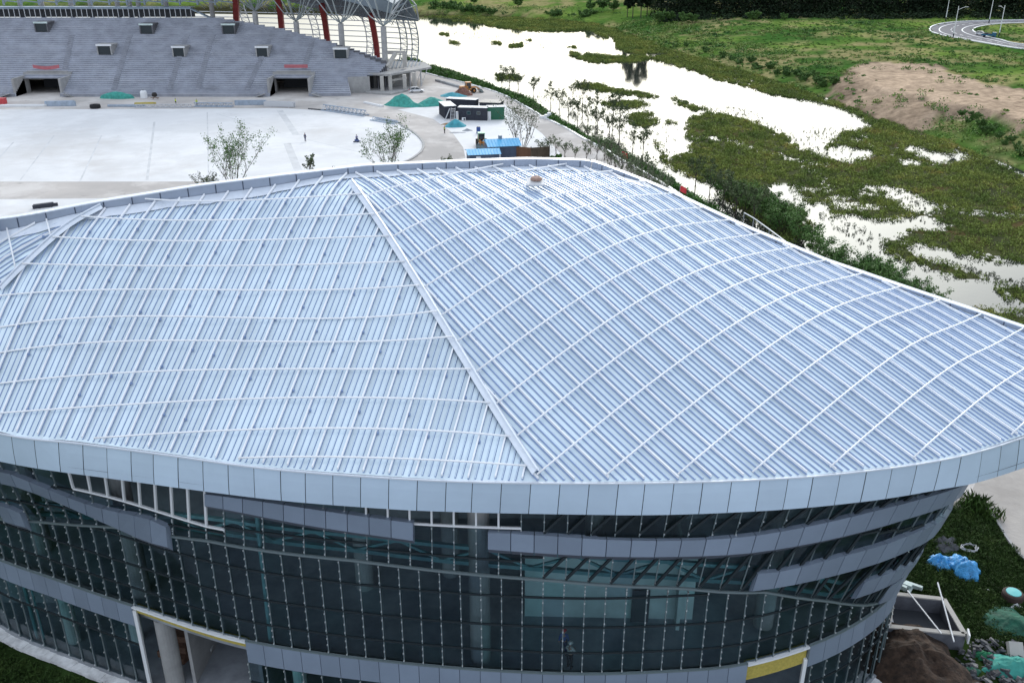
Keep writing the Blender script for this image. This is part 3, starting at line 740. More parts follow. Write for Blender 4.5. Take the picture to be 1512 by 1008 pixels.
far_l = [(-700, 640)]
basin = [(-700, 330)] + [tuple(p) for p in hedge_out] + [(260, 40)] + [tuple(p) for p in bank[::-1]] + [(-700, 640)]
bank_pl = [(-700, 640)] + [tuple(p) for p in bank]
hout_pl = [(-700, 330)] + [tuple(p) for p in hedge_out]
dirt_poly = gp([(1240,100),(1262,92),(1310,90),(1382,97),(1437,117),(1512,133),(1600,150),(1640,210),(1512,180),(1465,164),(1410,155),(1354,164),(1326,178),(1290,166),(1250,150),(1225,140)], 2.0)
dirt_top = gp([(1255,98),(1310,92),(1382,99),(1437,118),(1512,135),(1600,152),(1620,205),(1512,174),(1440,158),(1340,138),(1290,128)], 2.0)
hw = [(1640,84),(1512,73),(1460,65),(1420,58),(1390,52),(1374,46),(1378,39),(1400,34),(1440,31.5),(1512,30),(1700,28)]     # outer edge of the road bend
hw_in = [(1640,74),(1512,66),(1475,58.5),(1452,53),(1439,48),(1436,44),(1446,39.5),(1470,36),(1512,34.3),(1700,32.5)]
ZR = 3.0
hwO = spline(gp(hw, ZR), 10); hwI = spline(gp(hw_in, ZR), 10)
hwO = resample(hwO, n=120); hwI = resample(hwI, n=120)
hwC = (hwO + hwI) / 2
def vnoise(x, y, sc, seed):
    r = np.random.default_rng(seed); T = r.random((64, 64)); u = np.asarray(x) / sc; v = np.asarray(y) / sc
    i = np.floor(u).astype(int); j = np.floor(v).astype(int); fu = u - i; fv = v - j; fu = fu * fu * (3 - 2 * fu); fv = fv * fv * (3 - 2 * fv)
    a = T[i % 64, j % 64]; b = T[(i + 1) % 64, j % 64]; c = T[i % 64, (j + 1) % 64]; d = T[(i + 1) % 64, (j + 1) % 64]
    return (a * (1 - fu) + b * fu) * (1 - fv) + (c * (1 - fu) + d * fu) * fv
def fbm(x, y, sc, seed): return vnoise(x, y, sc, seed) * .55 + vnoise(x, y, sc * .47, seed + 1) * .28 + vnoise(x, y, sc * .21, seed + 2) * .17
def side_far(x, y):
    return ~inpoly(x, y, basin) & (inpoly(x, y, [tuple(p) for p in bank_pl] + [(400, 60), (2500, 60), (2500, 3000), (-2500, 3000), (-2500, 640)]))
def terr(x, y):
    x = np.asarray(x, float); y = np.asarray(y, float)
    inb = inpoly(x, y, basin); far = side_far(x, y); db = dist_poly(x, y, bank_pl); dh = dist_poly(x, y, hout_pl)
    z = np.zeros(x.shape)
    z = np.where(inb, -3.7 + np.clip(1 - np.minimum(dh, db) / 3.0, 0, 1) * .55, z)
    rise = 5.6 * (1 - np.exp(-db / 26)) + 1.2 * (fbm(x, y, 40, 3) - .5) * np.clip(db / 15, 0, 1) + .9 * (fbm(x, y, 13, 9) - .5) * np.clip(db / 8, 0, 1)
    zf = -3.05 + rise
    dd = inpoly(x, y, dirt_poly); dt = inpoly(x, y, dirt_top)
    zf = np.where(dd, -3.05 + 5.4 * (1 - np.exp(-db / 9)) + .5 * (fbm(x, y, 9, 4) - .5), zf); zf = np.where(dt, 2.0 + .35 * (fbm(x, y, 12, 5) - .5), zf)
    dr = dist_poly(x, y, [tuple(p) for p in hwC[::4]]); k = np.clip((dr - 9) / 14, 0, 1); zf = np.where(far, zf * k + (ZR - .12) * (1 - k), zf)
    z = np.where(far, zf, z)
    site = ~inb & ~far
    z = np.where(site, -2.6 * np.clip(1 - dh / 2.6, 0, 1) - .02, z)
    return z
ys = [-60.]
while ys[-1] < 3200: ys.append(ys[-1] + max(1.5, (abs(ys[-1]) if ys[-1] > 0 else 60) * .011))
xs = np.r_[np.arange(-2600, -420, 60), np.arange(-420, -180, 8), np.arange(-180, 330, 2.2), np.arange(330, 700, 9), np.arange(700, 2700, 80)]
ys = np.array(ys); GX, GY = np.meshgrid(xs, ys); GZ = terr(GX, GY); far_all = side_far(GX, GY)
fade = np.clip((GY - 480) / 300, 0, 1); GZ = GZ + fade * far_all * 3.0
nx = len(xs); ny = len(ys)
V = np.stack([GX.ravel(), GY.ravel(), GZ.ravel()], 1)
ii = np.arange(nx * ny).reshape(ny, nx)
Fq = np.stack([ii[:-1, :-1].ravel(), ii[:-1, 1:].ravel(), ii[1:, 1:].ravel(), ii[1:, :-1].ravel()], 1)
# what covers the ground where: earth, grass, bare dirt
xx, yy = V[:, 0], V[:, 1]; n1 = fbm(xx, yy, 30, 21); n2 = fbm(xx, yy, 9, 31)
C = np.empty((len(V), 3)); far = far_all.ravel(); inb = inpoly(xx, yy, basin)
C[:] = (0.36, 0.335, 0.315)
grassA = np.array([0.045, 0.11, 0.024]); grassB = np.array([0.14, 0.215, 0.045]); dry = np.array([0.30, 0.25, 0.125])
gcol = grassA + (grassB - grassA) * np.clip((n1 - .35) * 3, 0, 1)[:, None]; gcol = gcol + (dry - gcol) * np.clip((.6 * n2 + .5 * fbm(xx, yy, 60, 41) - .53) * 6, 0, 1)[:, None] * .8
C[far] = gcol[far]
n3 = fbm(xx, yy, 16, 61); dirtm = inpoly(xx + 14 * (n2 - .5), yy + 26 * (n3 - .5), dirt_poly) & far
dcol = np.array([0.44, 0.33, 0.235]) * (0.75 + .5 * n2)[:, None]
slope_ = ~inpoly(xx, yy, dirt_top); dcol[slope_] *= (0.38 + .5 * n2[slope_])[:, None]; rut = np.abs(np.sin((yy + 12 * n1) * .55)) < .22; dcol[rut & ~slope_] *= .82
C[dirtm] = dcol[dirtm]
C[inb] = (0.035, 0.035, 0.018)
lawn = ~far & ~inb & (yy < 62) & (np.abs(xx) < 220)
C[lawn] = (np.array([0.022, 0.04, 0.012]) * (0.6 + .9 * n2)[:, None])[lawn]
strip = ~far & ~inb & (dist_poly(xx, yy, hout_pl) < 7)
C[strip] = (0.05, 0.07, 0.025)
ter = np_mesh('terrain', V, Fq, [], smooth=True)
ca = ter.data.color_attributes.new('cover', 'FLOAT_COLOR', 'POINT'); ca.data.foreach_set('color', np.c_[C, np.ones(len(C))].astype(np.float32).ravel())
tm = mat('terrain_cover', (.2, .2, .1), .95, bump=.5, scale=.5, bscale=1.2, spec=.0)
_n = tm.node_tree; at = _n.nodes.new('ShaderNodeVertexColor'); at.layer_name = 'cover'
ns = _n.nodes.new('ShaderNodeTexNoise'); ns.inputs['Scale'].default_value = .45; ns.inputs['Detail'].default_value = 8; ns.inputs['Roughness'].default_value = .7
gg_ = _n.nodes.new('ShaderNodeNewGeometry'); _n.links.new(gg_.outputs['Position'], ns.inputs['Vector'])
mr_ = _n.nodes.new('ShaderNodeMapRange'); mr_.inputs['From Min'].default_value = .3; mr_.inputs['From Max'].default_value = .7; mr_.inputs['To Min'].default_value = .55; mr_.inputs['To Max'].default_value = 1.45
_n.links.new(ns.outputs['Fac'], mr_.inputs['Value'])
mm = _n.nodes.new('ShaderNodeVectorMath'); mm.operation = 'SCALE'; _n.links.new(at.outputs['Color'], mm.inputs[0]); _n.links.new(mr_.outputs['Result'], mm.inputs['Scale'])
_n.links.new(mm.outputs['Vector'], _n.nodes['Principled BSDF'].inputs['Base Color'])
ter.data.materials.append(tm); tag(ter, None, None, None, 'structure')

# water: still marsh water, mirror of the bright sky, lightly rippled
wm = bpy.data.materials.new('marsh_water'); wm.use_nodes = True; b = wm.node_tree.nodes['Principled BSDF']
b.inputs['Base Color'].default_value = (0.03, 0.035, 0.03, 1); b.inputs['Roughness'].default_value = .04; b.inputs['IOR'].default_value = 1.40
b.inputs['Specular IOR Level'].default_value = .5
_n = wm.node_tree; ns = _n.nodes.new('ShaderNodeTexNoise'); ns.inputs['Scale'].default_value = .8; ns.inputs['Detail'].default_value = 4
gg_ = _n.nodes.new('ShaderNodeNewGeometry'); _n.links.new(gg_.outputs['Position'], ns.inputs['Vector'])
bp = _n.nodes.new('ShaderNodeBump'); bp.inputs['Strength'].default_value = .05; bp.inputs['Distance'].default_value = .1; _n.links.new(ns.outputs['Fac'], bp.inputs['Height']); _n.links.new(bp.outputs['Normal'], b.inputs['Normal'])
sheet('water', [(-700, 200), (60, 60), (300, -60), (520, 200), (140, 560), (-700, 700)], WZ, wm)

# ------------------------------------------------------------------ paved surfaces of the site
M['yard'] = mat_multi('dusty_yard', (0.50, 0.465, 0.435), [((0.40, 0.375, 0.355), .035, .52, .10), ((0.60, 0.57, 0.54), .09, .55, .08), ((0.30, 0.28, 0.27), .25, .67, .05)], .92)
M['field'] = mat_multi('pale_concrete_field', (0.69, 0.69, 0.69), [((0.63, 0.628, 0.625), .04, .50, .10), ((0.73, 0.73, 0.73), .10, .54, .08), ((0.58, 0.565, 0.55), .03, .63, .07), ((0.52, 0.515, 0.51), .45, .70, .04)], .85)
M['path'] = mat_multi('grey_path', (0.42, 0.39, 0.36), [((0.34, 0.315, 0.29), .12, .52, .08), ((0.26, 0.24, 0.22), .6, .68, .05)], .92, bump=.2)
M['lines'] = mat('joint_strip', (0.56, 0.565, 0.57), .9, var=.12, scale=.3)  # slightly darker grey of the field joints and strips
yard = gp([(-900,300),(-900,128),(0,138),(400,132),(560,126),(590,98),(629,108),(700,126),(741,139),(771,154),(803,173),(836,189),(859,203),(891,219),(918,236),(954,256),(985,275),(1016,296),(1037,312)]) + [(40, 110), (46, 70), (44, 64), (-80, 64), (-160, 80)]
sheet('yard_paving', yard, 0.0, M['yard'])
fieldp = [(-900,330),(-900,168),(0,162),(420,159.5),(470,162),(520,168),(560,175.5),(590,184),(613,198),(624,211),(622,222),(612,231),(599,238),(560,258),(520,275),(480,300)]
fieldp = gp([(-900,269),(-900,166),(0,162),(420,160),(470,163),(520,168),(560,175.5),(590,184),(613,198),(624,211),(622,222),(612,231),(599,238),(560,252),(500,268)])
sheet('field_slab', fieldp, 0.006, M['field'])
sheet('field_slab', gp([(-300,297),(150,293),(420,290),(200,420),(-400,420)]), 0.006, M['field'])
sheet('yard_slab', gp([(587,162),(645,155),(742,152),(775,178),(800,197),(838,238),(760,262),(690,246),(684,218),(668,196),(640,176)]), 0.006, M['field'])
sheet('yard_slab', gp([(600,256),(690,242),(740,250),(640,300),(520,310)]), 0.010, M['field'])
# joints and strips on the field
for k, (p, q_, w) in enumerate([((413,163),(437,199),1.6),((424,212),(452,280),1.6),((437,199),(452,199),.5),((424,212),(452,211),.5),((150,200),(118,268),.35),((228,180),(217,266),.5),((306,166),(308,262),.3),((80,200),(30,266),.3),((20,210),(0,232),.35),((452,206),(560,232),.3),((320,168),(415,197),.25)]):
    a, b_ = g(*p), g(*q_); d = (b_ - a).normalized(); n = Vector((-d.y, d.x, 0)) * w / 2
    sheet('slab_joint', [tuple((a + n)[:2]), tuple((b_ + n)[:2]), tuple((b_ - n)[:2]), tuple((a - n)[:2])], 0.012, M['lines'])
def kerb(pts, z=0.0, w=.35, h=.16, m=None, name='kerb'):
    mb = MB(); P = resample(spline(pts, 6), 2.0)
    for a, b_ in zip(P[:-1], P[1:]): mb.bar((a[0], a[1], z + h / 2), (b_[0], b_[1], z + h / 2), w, h)
    o = mb.build(name, m or M['conc']); return tag(o, None, None, None, 'structure')
kerb(gp([(590,183.4),(613,197.5),(625,211),(623,222.5),(613,231.5),(600,238.5),(560,253)]), w=.5, h=.2)
kerb(gp([(587,180),(640,196),(646,215),(630,235),(600,250)][:0] or [(629,108.5),(700,126.5),(741,139.5),(771,154.5),(803,173.5),(836,189.5),(859,203.5),(891,219.5),(918,236.5),(954,256.5),(985,275.5),(1016,296.5),(1037,312.5)]), w=.5, h=.25, m=M['white'])
sheet('reflection_ground', [(-70, -60), (70, -60), (60, 28), (10, 33), (-12, 34), (-45, 36)], 0.004, mat_multi('reflection_ground_grey', (0.17, 0.185, 0.205), [((0.24, 0.26, 0.28), .15, .5, .12), ((0.10, 0.11, 0.12), .3, .6, .08)]))  # unseen ground added below the camera for the glass front to reflect
# path by the corner of the hall
sheet('corner_path', gp([(1429,735),(1447,700),(1540,640),(1800,640),(1800,1000),(1560,860),(1512,826),(1484,790),(1462,756)]), 0.004, M['path'])
kerb(gp([(1426,737),(1462,757),(1484,791),(1512,827),(1560,862)]), w=.2, h=.15)
# ------------------------------------------------------------------ road on the far bank
M['asphalt'] = mat('asphalt', (0.085, 0.087, 0.105), .85, var=.1, scale=.1)
M['paint'] = mat('road_paint', (0.75, 0.75, 0.75), .7)
mb = MB(); mb.grid([[(*p, ZR) for p in hwO], [(*p, ZR) for p in hwI]]); r_ = mb.build('road', M['asphalt']); r_['kind'] = 'structure'
def rl(t, w, dash=None, z=.02, m='paint', name='road_marking', h=None):
    mb = MB(); P = hwO + (hwI - hwO) * t
    for i in range(len(P) - 1):
        if dash and i % dash >= dash / 2: continue
        a, b_ = P[i], P[i + 1]; d = (b_ - a) / np.linalg.norm(b_ - a); n = np.array([-d[1], d[0]]) * w / 2
        if h: mb.bar((*a, ZR + h / 2), (*b_, ZR + h / 2), w, h)
        else: mb.face([(*(a - n), ZR + z), (*(b_ - n), ZR + z), (*(b_ + n), ZR + z), (*(a + n), ZR + z)])
    o = mb.build(name, M[m]); o['kind'] = 'structure'
rl(.22, .5); rl(.5, .35, 4); rl(.76, .5); rl(-.01, .6, h=.3, m='white', name='road_kerb'); rl(1.01, .5, h=.25, m='white', name='road_kerb')

# ------------------------------------------------------------------ leafy stuff
def leaf_cloud(cent, rad, n, size, flat=.7, seed=1, up=0.0, blade=None):
    """n small leaf quads in each of the clumps cent (k,3) with radii rad (k,)"""
    r = np.random.default_rng(seed); k = len(cent); N_ = k * n
    c = np.repeat(cent, n, 0); R_ = np.repeat(rad, n)
    d = r.normal(size=(N_, 3)); d /= np.linalg.norm(d, axis=1, keepdims=True); d[:, 2] = np.abs(d[:, 2])
    q_ = d * (R_ * (.45 + .6 * r.random(N_) ** .6))[:, None]; q_[:, 2] *= flat
    p = c + q_
    a = r.normal(size=(N_, 3)); a[:, 2] *= .6
    if up: a[:, 2] = np.abs(a[:, 2]) + up
    a /= np.linalg.norm(a, axis=1, keepdims=True)
    b_ = np.cross(a, d + .35 * r.normal(size=(N_, 3))); b_ /= np.linalg.norm(b_, axis=1, keepdims=True) + 1e-9
    s = np.repeat(np.broadcast_to(size, k), n) * (.6 + .8 * r.random(N_)); w = s * (blade or .62)
    a = a * (s / 2)[:, None]; b_ = b_ * (w / 2)[:, None]
    V = np.stack([p - a, p + b_, p + a, p - b_], 1).reshape(-1, 3)
    return V, np.arange(N_ * 4).reshape(-1, 4)
def scatter(poly, n, seed, holes=()):
    r = np.random.default_rng(seed); P = np.array(poly); lo, hi = P.min(0), P.max(0); out = np.empty((0, 2))
    while len(out) < n:
        q_ = lo + (hi - lo) * r.random((n * 2, 2)); m = inpoly(q_[:, 0], q_[:, 1], poly)
        for h in holes: m &= ~inpoly(q_[:, 0], q_[:, 1], h)
        if not m.any(): break
        out = np.vstack([out, q_[m]])
    return out[:n]
def leafmat(name, cols, scale=.12, rough=.8):
    """foliage with clumps of different greens: big patches and fine mottling"""
    m = bpy.data.materials.new(name); m.use_nodes = True; nt = m.node_tree; N = nt.nodes; L = nt.links; b = N['Principled BSDF']
    b.inputs['Roughness'].default_value = rough; b.inputs['Specular IOR Level'].default_value = .2
    gg = N.new('ShaderNodeNewGeometry'); a = N.new('ShaderNodeTexNoise'); a.inputs['Scale'].default_value = scale; a.inputs['Detail'].default_value = 7; a.inputs['Roughness'].default_value = .68
    L.new(gg.outputs['Position'], a.inputs['Vector']); r = N.new('ShaderNodeValToRGB'); e = r.color_ramp.elements
    e[0].position = .30; e[1].position = .72; e[0].color = (*cols[0], 1); e[1].color = (*cols[-1], 1)
    for i, c in enumerate(cols[1:-1]): x = e.new(.30 + .42 * (i + 1) / (len(cols) - 1)); x.color = (*c, 1)
    L.new(a.outputs['Fac'], r.inputs['Fac'])
    hs = N.new('ShaderNodeHueSaturation'); mr = N.new('ShaderNodeMapRange'); mr.inputs['To Min'].default_value = .55; mr.inputs['To Max'].default_value = 1.5
    L.new(gg.outputs['Random Per Island'], mr.inputs['Value']); L.new(mr.outputs['Result'], hs.inputs['Value']); L.new(r.outputs['Color'], hs.inputs['Color']); L.new(hs.outputs['Color'], b.inputs['Base Color'])
    return m
M['marsh'] = leafmat('marsh_reed_leaf', [(0.07, 0.115, 0.028), (0.14, 0.19, 0.042), (0.23, 0.265, 0.06), (0.36, 0.25, 0.08)], .11)
M['hedge'] = leafmat('embankment_leaf', [(0.025, 0.075, 0.016), (0.05, 0.125, 0.024), (0.09, 0.17, 0.036)], .25)
M['bank'] = leafmat('bank_leaf', [(0.02, 0.07, 0.016), (0.055, 0.14, 0.028), (0.12, 0.205, 0.042), (0.20, 0.25, 0.07), (0.30, 0.27, 0.12)], .06)
M['forest'] = leafmat('forest_leaf', [(0.006, 0.014, 0.007), (0.012, 0.026, 0.010), (0.022, 0.042, 0.014)], .08)
M['bushleaf'] = leafmat('bush_leaf', [(0.04, 0.095, 0.026), (0.08, 0.155, 0.04), (0.13, 0.21, 0.06)], .2)
M['willow'] = leafmat('young_tree_leaf', [(0.045, 0.065, 0.03), (0.075, 0.105, 0.045), (0.11, 0.14, 0.06)], .4)
M['bark'] = mat('bark', (0.075, 0.06, 0.05), .9, var=.25, scale=3)
M['barkp'] = mat('pale_bark', (0.16, 0.14, 0.12), .9, var=.25, scale=3)
def stuff(name, V, F, m): o = np_mesh(name, V, F, m); o['kind'] = 'stuff'; return o

# marsh islands, traced at the water level
isl = [
 [(1010,185),(1020,170),(1060,168),(1098,176),(1135,190),(1165,208),(1185,222),(1210,228),(1240,236),(1262,240),(1290,225),(1240,215),(1215,222),(1235,200),(1260,192),(1300,188),(1360,205),(1420,228),(1480,246),(1560,290),(1580,380),(1512,392),(1470,380),(1420,372),(1380,352),(1340,330),(1290,325),(1260,318),(1230,322),(1200,305),(1180,290),(1168,272),(1145,278),(1110,270),(1090,265),(1060,275),(1020,262),(1000,252),(985,245),(990,235),(1020,222),(1012,205)],
 [(1265,160),(1245,160),(1180,146),(1130,138),(1105,128),(1060,118),(1010,100),(960,86),(992,79),(1058,95),(1122,115),(1194,138),(1251,160),(1326,188),(1390,210),(1400,222),(1340,205),(1300,192),(1275,178)],
 [(1050,262),(1090,262),(1150,280),(1190,320),(1203,335),(1195,348),(1170,362),(1150,355),(1120,330),(1090,312),(1070,295)],
 [(1280,352),(1310,345),(1360,355),(1410,375),(1440,392),(1460,408),(1500,420),(1560,440),(1560,470),(1480,440),(1450,420),(1400,408),(1350,398),(1310,388),(1290,370)],
 [(1290,337),(1330,333),(1380,345),(1420,362),(1450,378),(1480,388),(1460,396),(1400,378),(1350,368),(1310,355)],
 [(1435,452),(1470,446),(1520,462),(1580,490),(1580,520),(1500,500),(1450,475)],
 [(626,25),(700,29),(760,34),(820,38),(880,40),(906,56),(912,72),(940,80),(992,78),(958,60),(930,52),(880,36),(820,30),(760,27),(700,24)],
 [(660,31),(700,33),(728,40),(784,46),(830,46),(868,45),(900,58),(880,40),(820,36),(740,31)],
 [(853,87),(868,80),(905,84),(950,83),(962,86),(945,91),(905,93),(870,92)], [(836,80),(850,76),(858,80),(852,84)], [(838,70),(850,67),(852,72)],
 [(731,111),(745,109),(770,114),(765,119),(735,118)],
 [(850,125),(880,124),(915,132),(955,138),(972,142),(970,146),(930,141),(890,135),(855,130)],
 [(992,145),(1010,148),(1030,158),(1060,168),(1040,170),(1015,160)],
 [(722,64),(735,62),(740,66)], [(752,66),(770,64),(770,70),(750,70)], [(772,60),(782,58),(784,61)], [(664,62),(676,62),(676,66)], [(648,50),(662,50),(664,54)],
 [(890,150),(940,150),(965,156),(930,160),(890,156)], [(985,180),(998,178),(998,184)], [(930,168),(965,165),(972,180),(950,192),(925,180)], [(965,200),(975,240),(990,243),(985,235)],
 [(1330,208),(1360,215),(1420,232),(1400,236),(1350,222)][::-1],
 [(1388,414),(1410,408),(1430,418),(1415,425),(1402,438),(1392,428)], [(1150,196),(1175,205),(1165,212)], [(1280,360),(1295,352),(1300,364)],
]
holes = [gp(h, WZ) for h in [
 [(1142,275),(1157,275),(1174,281),(1180,294),(1197,300),(1221,301),(1229,304),(1225,321),(1231,328),(1253,330),(1290,329),(1338,322),(1369,323),(1393,329),(1379,336),(1345,335),(1319,343),(1308,354),(1295,366),(1312,376),(1345,389),(1383,401),(1402,406),(1426,415),(1448,421),(1478,440),(1507,458),(1502,464),(1440,447),(1436,460),(1417,464),(1388,454),(1364,433),(1333,410),(1319,396),(1293,379),(1266,369),(1238,354),(1217,343),(1204,328),(1191,316),(1172,309),(1146,296)],
 [(1292,275),(1319,278),(1336,281),(1357,296),(1379,306),(1364,312),(1338,307),(1331,298),(1314,291)],
 [(1340,359),(1364,365),(1395,370),(1421,379),(1452,386),(1476,393),(1540,389),(1560,432),(1512,428),(1488,421),(1464,414),(1457,406),(1426,396),(1398,386),(1369,381),(1345,366)],
 [(1335,214),(1382,222),(1426,236),(1412,244),(1368,234),(1343,223)]]]
isl_w = [gp(pl, WZ) for pl in isl]
def in_marsh(x, y):
    x = np.asarray(x, float); y = np.asarray(y, float); m = np.zeros(np.shape(x), bool)
    x, y = x + 2.6 * (fbm(x, y, 5, 71) - .5), y + 5.0 * (fbm(x, y, 5, 81) - .5)
    for P in isl_w: m |= inpoly(x, y, P)
    for h in holes: m &= ~inpoly(x, y, h)
    thread = np.abs(fbm(x, y, 24, 91) - .5) < .011
    return (m & ~thread) | (inpoly(x, y, basin) & (dist_poly(x, y, bank_pl) < 3.0))
Vs = []
box_ = np.array([q_ for P in isl_w for q_ in P]); lo, hi = box_.min(0), box_.max(0)
rg_ = np.random.default_rng(100); c = lo + (hi - lo) * rg_.random((140000, 2)); c = c[in_marsh(c[:, 0], c[:, 1])]; c = c[c[:, 0] < c[:, 1] * .9 + 14]
big = fbm(c[:, 0], c[:, 1], 9, 77)
hm = rg_.random(len(c)) < .26; ch = c[hm]; bh = big[hm]; cf = c[~hm]; cf = cf[rg_.random(len(cf)) < .5]
print('marsh', len(ch), len(cf))
rh = (.75 + .75 * rg_.random(len(ch))) * (.65 + 1.1 * np.clip(bh - .25, 0, .5)); edge = np.ones(len(ch))
V1, F1 = leaf_cloud(np.c_[ch, np.full(len(ch), WZ - .1)], rh, 58, .24 + .0008 * np.clip(ch[:, 1] - 80, 0, 400), flat=.85, seed=5, up=.6, blade=.5)
V2, F2 = leaf_cloud(np.c_[cf, np.full(len(cf), WZ - .1)], .3 + .35 * rg_.random(len(cf)), 12, .26 + .0008 * np.clip(cf[:, 1] - 80, 0, 400), flat=.9, seed=6, up=.8, blade=.42)
V, F = np.vstack([V1, V2]), np.vstack([F1, F2 + len(V1)])
stuff('marsh_reeds', V, F, M['marsh'])
gx_ = np.arange(lo[0], hi[0], 1.1); gy_ = np.arange(lo[1], hi[1], 1.3); A_, B_ = np.meshgrid(gx_, gy_); k_ = in_marsh(A_ + 1.3, B_) & in_marsh(A_ - 1.3, B_) & in_marsh(A_, B_ + 1.5) & in_marsh(A_, B_ - 1.5); k_ &= A_ < B_ * .9 + 14
ax_, by_ = A_[k_], B_[k_]; e1, e2 = .56, .66
V = np.stack([np.stack([ax_ - e1, by_ - e2], 1), np.stack([ax_ + e1, by_ - e2], 1), np.stack([ax_ + e1, by_ + e2], 1), np.stack([ax_ - e1, by_ + e2], 1)], 1).reshape(-1, 2)
o = np_mesh('marsh_bed', np.c_[V, np.full(len(V), WZ + .02)], np.arange(len(V)).reshape(-1, 4), mat_multi('marsh_mud', (0.03, 0.038, 0.010), [((0.05, 0.058, 0.014), .12, .5, .12), ((0.075, 0.05, 0.014), .06, .6, .06)], .95)); o['kind'] = 'structure'
# thin reeds standing in open water
pts = np.vstack([scatter(gp(pl, WZ), n, 300 + i) for i, (pl, n) in enumerate([([(1000,150),(1100,160),(1240,235),(1180,225),(1080,172)], 200), ([(770,140),(900,140),(1000,180),(1000,250),(930,225),(840,170)], 260), ([(1150,280),(1200,310),(1300,345),(1400,400),(1350,400),(1250,350)], 110), ([(1290,275),(1340,285),(1375,310),(1420,330),(1330,330)], 70), ([(1400,385),(1512,415),(1512,430),(1440,405)], 60), ([(1180,190),(1260,185),(1265,235),(1200,225)], 120), ([(640,45),(800,55),(900,70),(780,75)], 80)])])
rr_ = np.random.default_rng(3).random(len(pts))
V, F = leaf_cloud(np.c_[pts, np.full(len(pts), WZ)], .12 + .30 * rr_, 9, .34, flat=1.3, seed=8, up=1.2, blade=.28)
stuff('water_grass', V, F, leafmat('water_grass_leaf', [(0.12, 0.135, 0.09), (0.20, 0.21, 0.14)], .3))
# planted strip on the embankment
strip_poly = [tuple(p) for p in hedge_in[:-3]] + [tuple(p) for p in hedge_out[:-3]][::-1]
c = scatter(strip_poly, 5200, 41); zz = terr(c[:, 0], c[:, 1]); c = np.c_[c, np.maximum(zz, WZ) - .05]; di = dist_poly(c[:, 0], c[:, 1], hedge_in)
r = (.5 + .95 * np.random.default_rng(2).random(len(c))) * np.clip(di / 2.0 + .3, .3, 1) * (.7 + .8 * vnoise(c[:, 0], c[:, 1], 5, 5))
V, F = leaf_cloud(c, r, 26, .28 + .0008 * c[:, 1], flat=1.0, seed=6)
stuff('embankment_shrubbery', V, F, M['hedge'])
# growth on the far bank
fb_poly = [tuple(p) for p in bank] + [(420, 300), (420, 700), (-260, 760), (-260, 600)]
c = scatter(fb_poly, 19000, 51); zz = terr(c[:, 0], c[:, 1]); dn = fbm(c[:, 0], c[:, 1], 34, 21)
keep = (~inpoly(c[:, 0], c[:, 1], dirt_poly) | ((np.random.default_rng(9).random(len(c)) < np.where(inpoly(c[:, 0], c[:, 1], dirt_top), .13, .55)))) & (dist_poly(c[:, 0], c[:, 1], [tuple(p) for p in hwC[::3]]) > 8.5) 
keep &= (c[:, 1] < 640)
c = np.c_[c, zz - .1][keep]; dn = dn[keep]; db_ = dist_poly(c[:, 0], c[:, 1], bank_pl)
r = (.5 + 1.3 * np.random.default_rng(4).random(len(c)) ** 2) * (.3 + 1.4 * np.clip((dn - .3) * 2.5, 0, 1)) * np.where(db_ < 30, 2.3, 1.0)
V, F = leaf_cloud(c, r, 30, .32 + .0009 * c[:, 1], flat=.62, seed=7)
stuff('bank_grass', V, F, M['bank'])
# low lawn in front of the hall
lawn_poly = gp([(-60,930),(0,952),(60,985),(110,1003),(170,1016),(120,1090),(-120,1090)])
lawn2 = gp([(1395,755),(1429,738),(1462,760),(1484,794),(1530,842),(1620,930),(1600,1000),(1512,965),(1470,960),(1438,945),(1420,905),(1350,868),(1335,862),(1360,815)])
for nm, pl, n, sd_ in (('lawn_grass', lawn_poly, 900, 61), ('rough_grass', lawn2, 2600, 62)):
    c = scatter(pl, n, sd_); r = .12 + .30 * np.random.default_rng(sd_).random(len(c)) ** 2
    V, F = leaf_cloud(np.c_[c, np.zeros(len(c)) - .03], r, 30, .20, flat=1.0, seed=sd_, up=.5, blade=.3)
    stuff(nm, V, F, leafmat(nm + '_leaf', [(0.016, 0.036, 0.008), (0.034, 0.066, 0.014), (0.062, 0.10, 0.024)], .6))
# tall weeds at the corner
c = np.array(gp([(1432,742),(1440,748),(1448,752),(1458,760),(1428,752),(1466,765),(1445,745)]))
V, F = leaf_cloud(np.c_[c, np.zeros(len(c))], np.full(len(c), .9), 60, .8, flat=1.1, seed=9, up=1.2, blade=.14)
stuff('tall_weeds', V, F, leafmat('weed_leaf', [(0.02, 0.05, 0.01), (0.06, 0.11, 0.02)], .8))
# the dark wood behind the road
r_ = np.random.default_rng(15)
fx = r_.uniform(84, 640, 900); fy = 512 + (fx - 40) * -.03 + r_.random(900) ** 1.3 * 120 + 8
fz = terr(fx, fy); cen = []; rad = []
for k in range(5):
    cen.append(np.c_[fx + r_.normal(0, 1.3, 900), fy + r_.normal(0, 1.3, 900), fz + 1.5 + k * 3.4]); rad.append(np.full(900, 3.6 - .35 * k))
lx = r_.uniform(78, 660, 1500); ly = 505 + (lx - 40) * -.03 + r_.random(1500) * 40
cen.append(np.c_[lx, ly, terr(lx, ly) - .3]); rad.append(r_.uniform(2.2, 4.2, 1500))
for k in range(3): cen.append(np.c_[lx[:900] + 3, ly[:900] + 14, terr(lx[:900], ly[:900]) + 3 + 5 * k]); rad.append(np.full(900, 4.4))
V, F = leaf_cloud(np.vstack(cen), np.concatenate(rad), 40, 1.2, flat=1.0, seed=16)
stuff('forest', V, F, M['forest'])
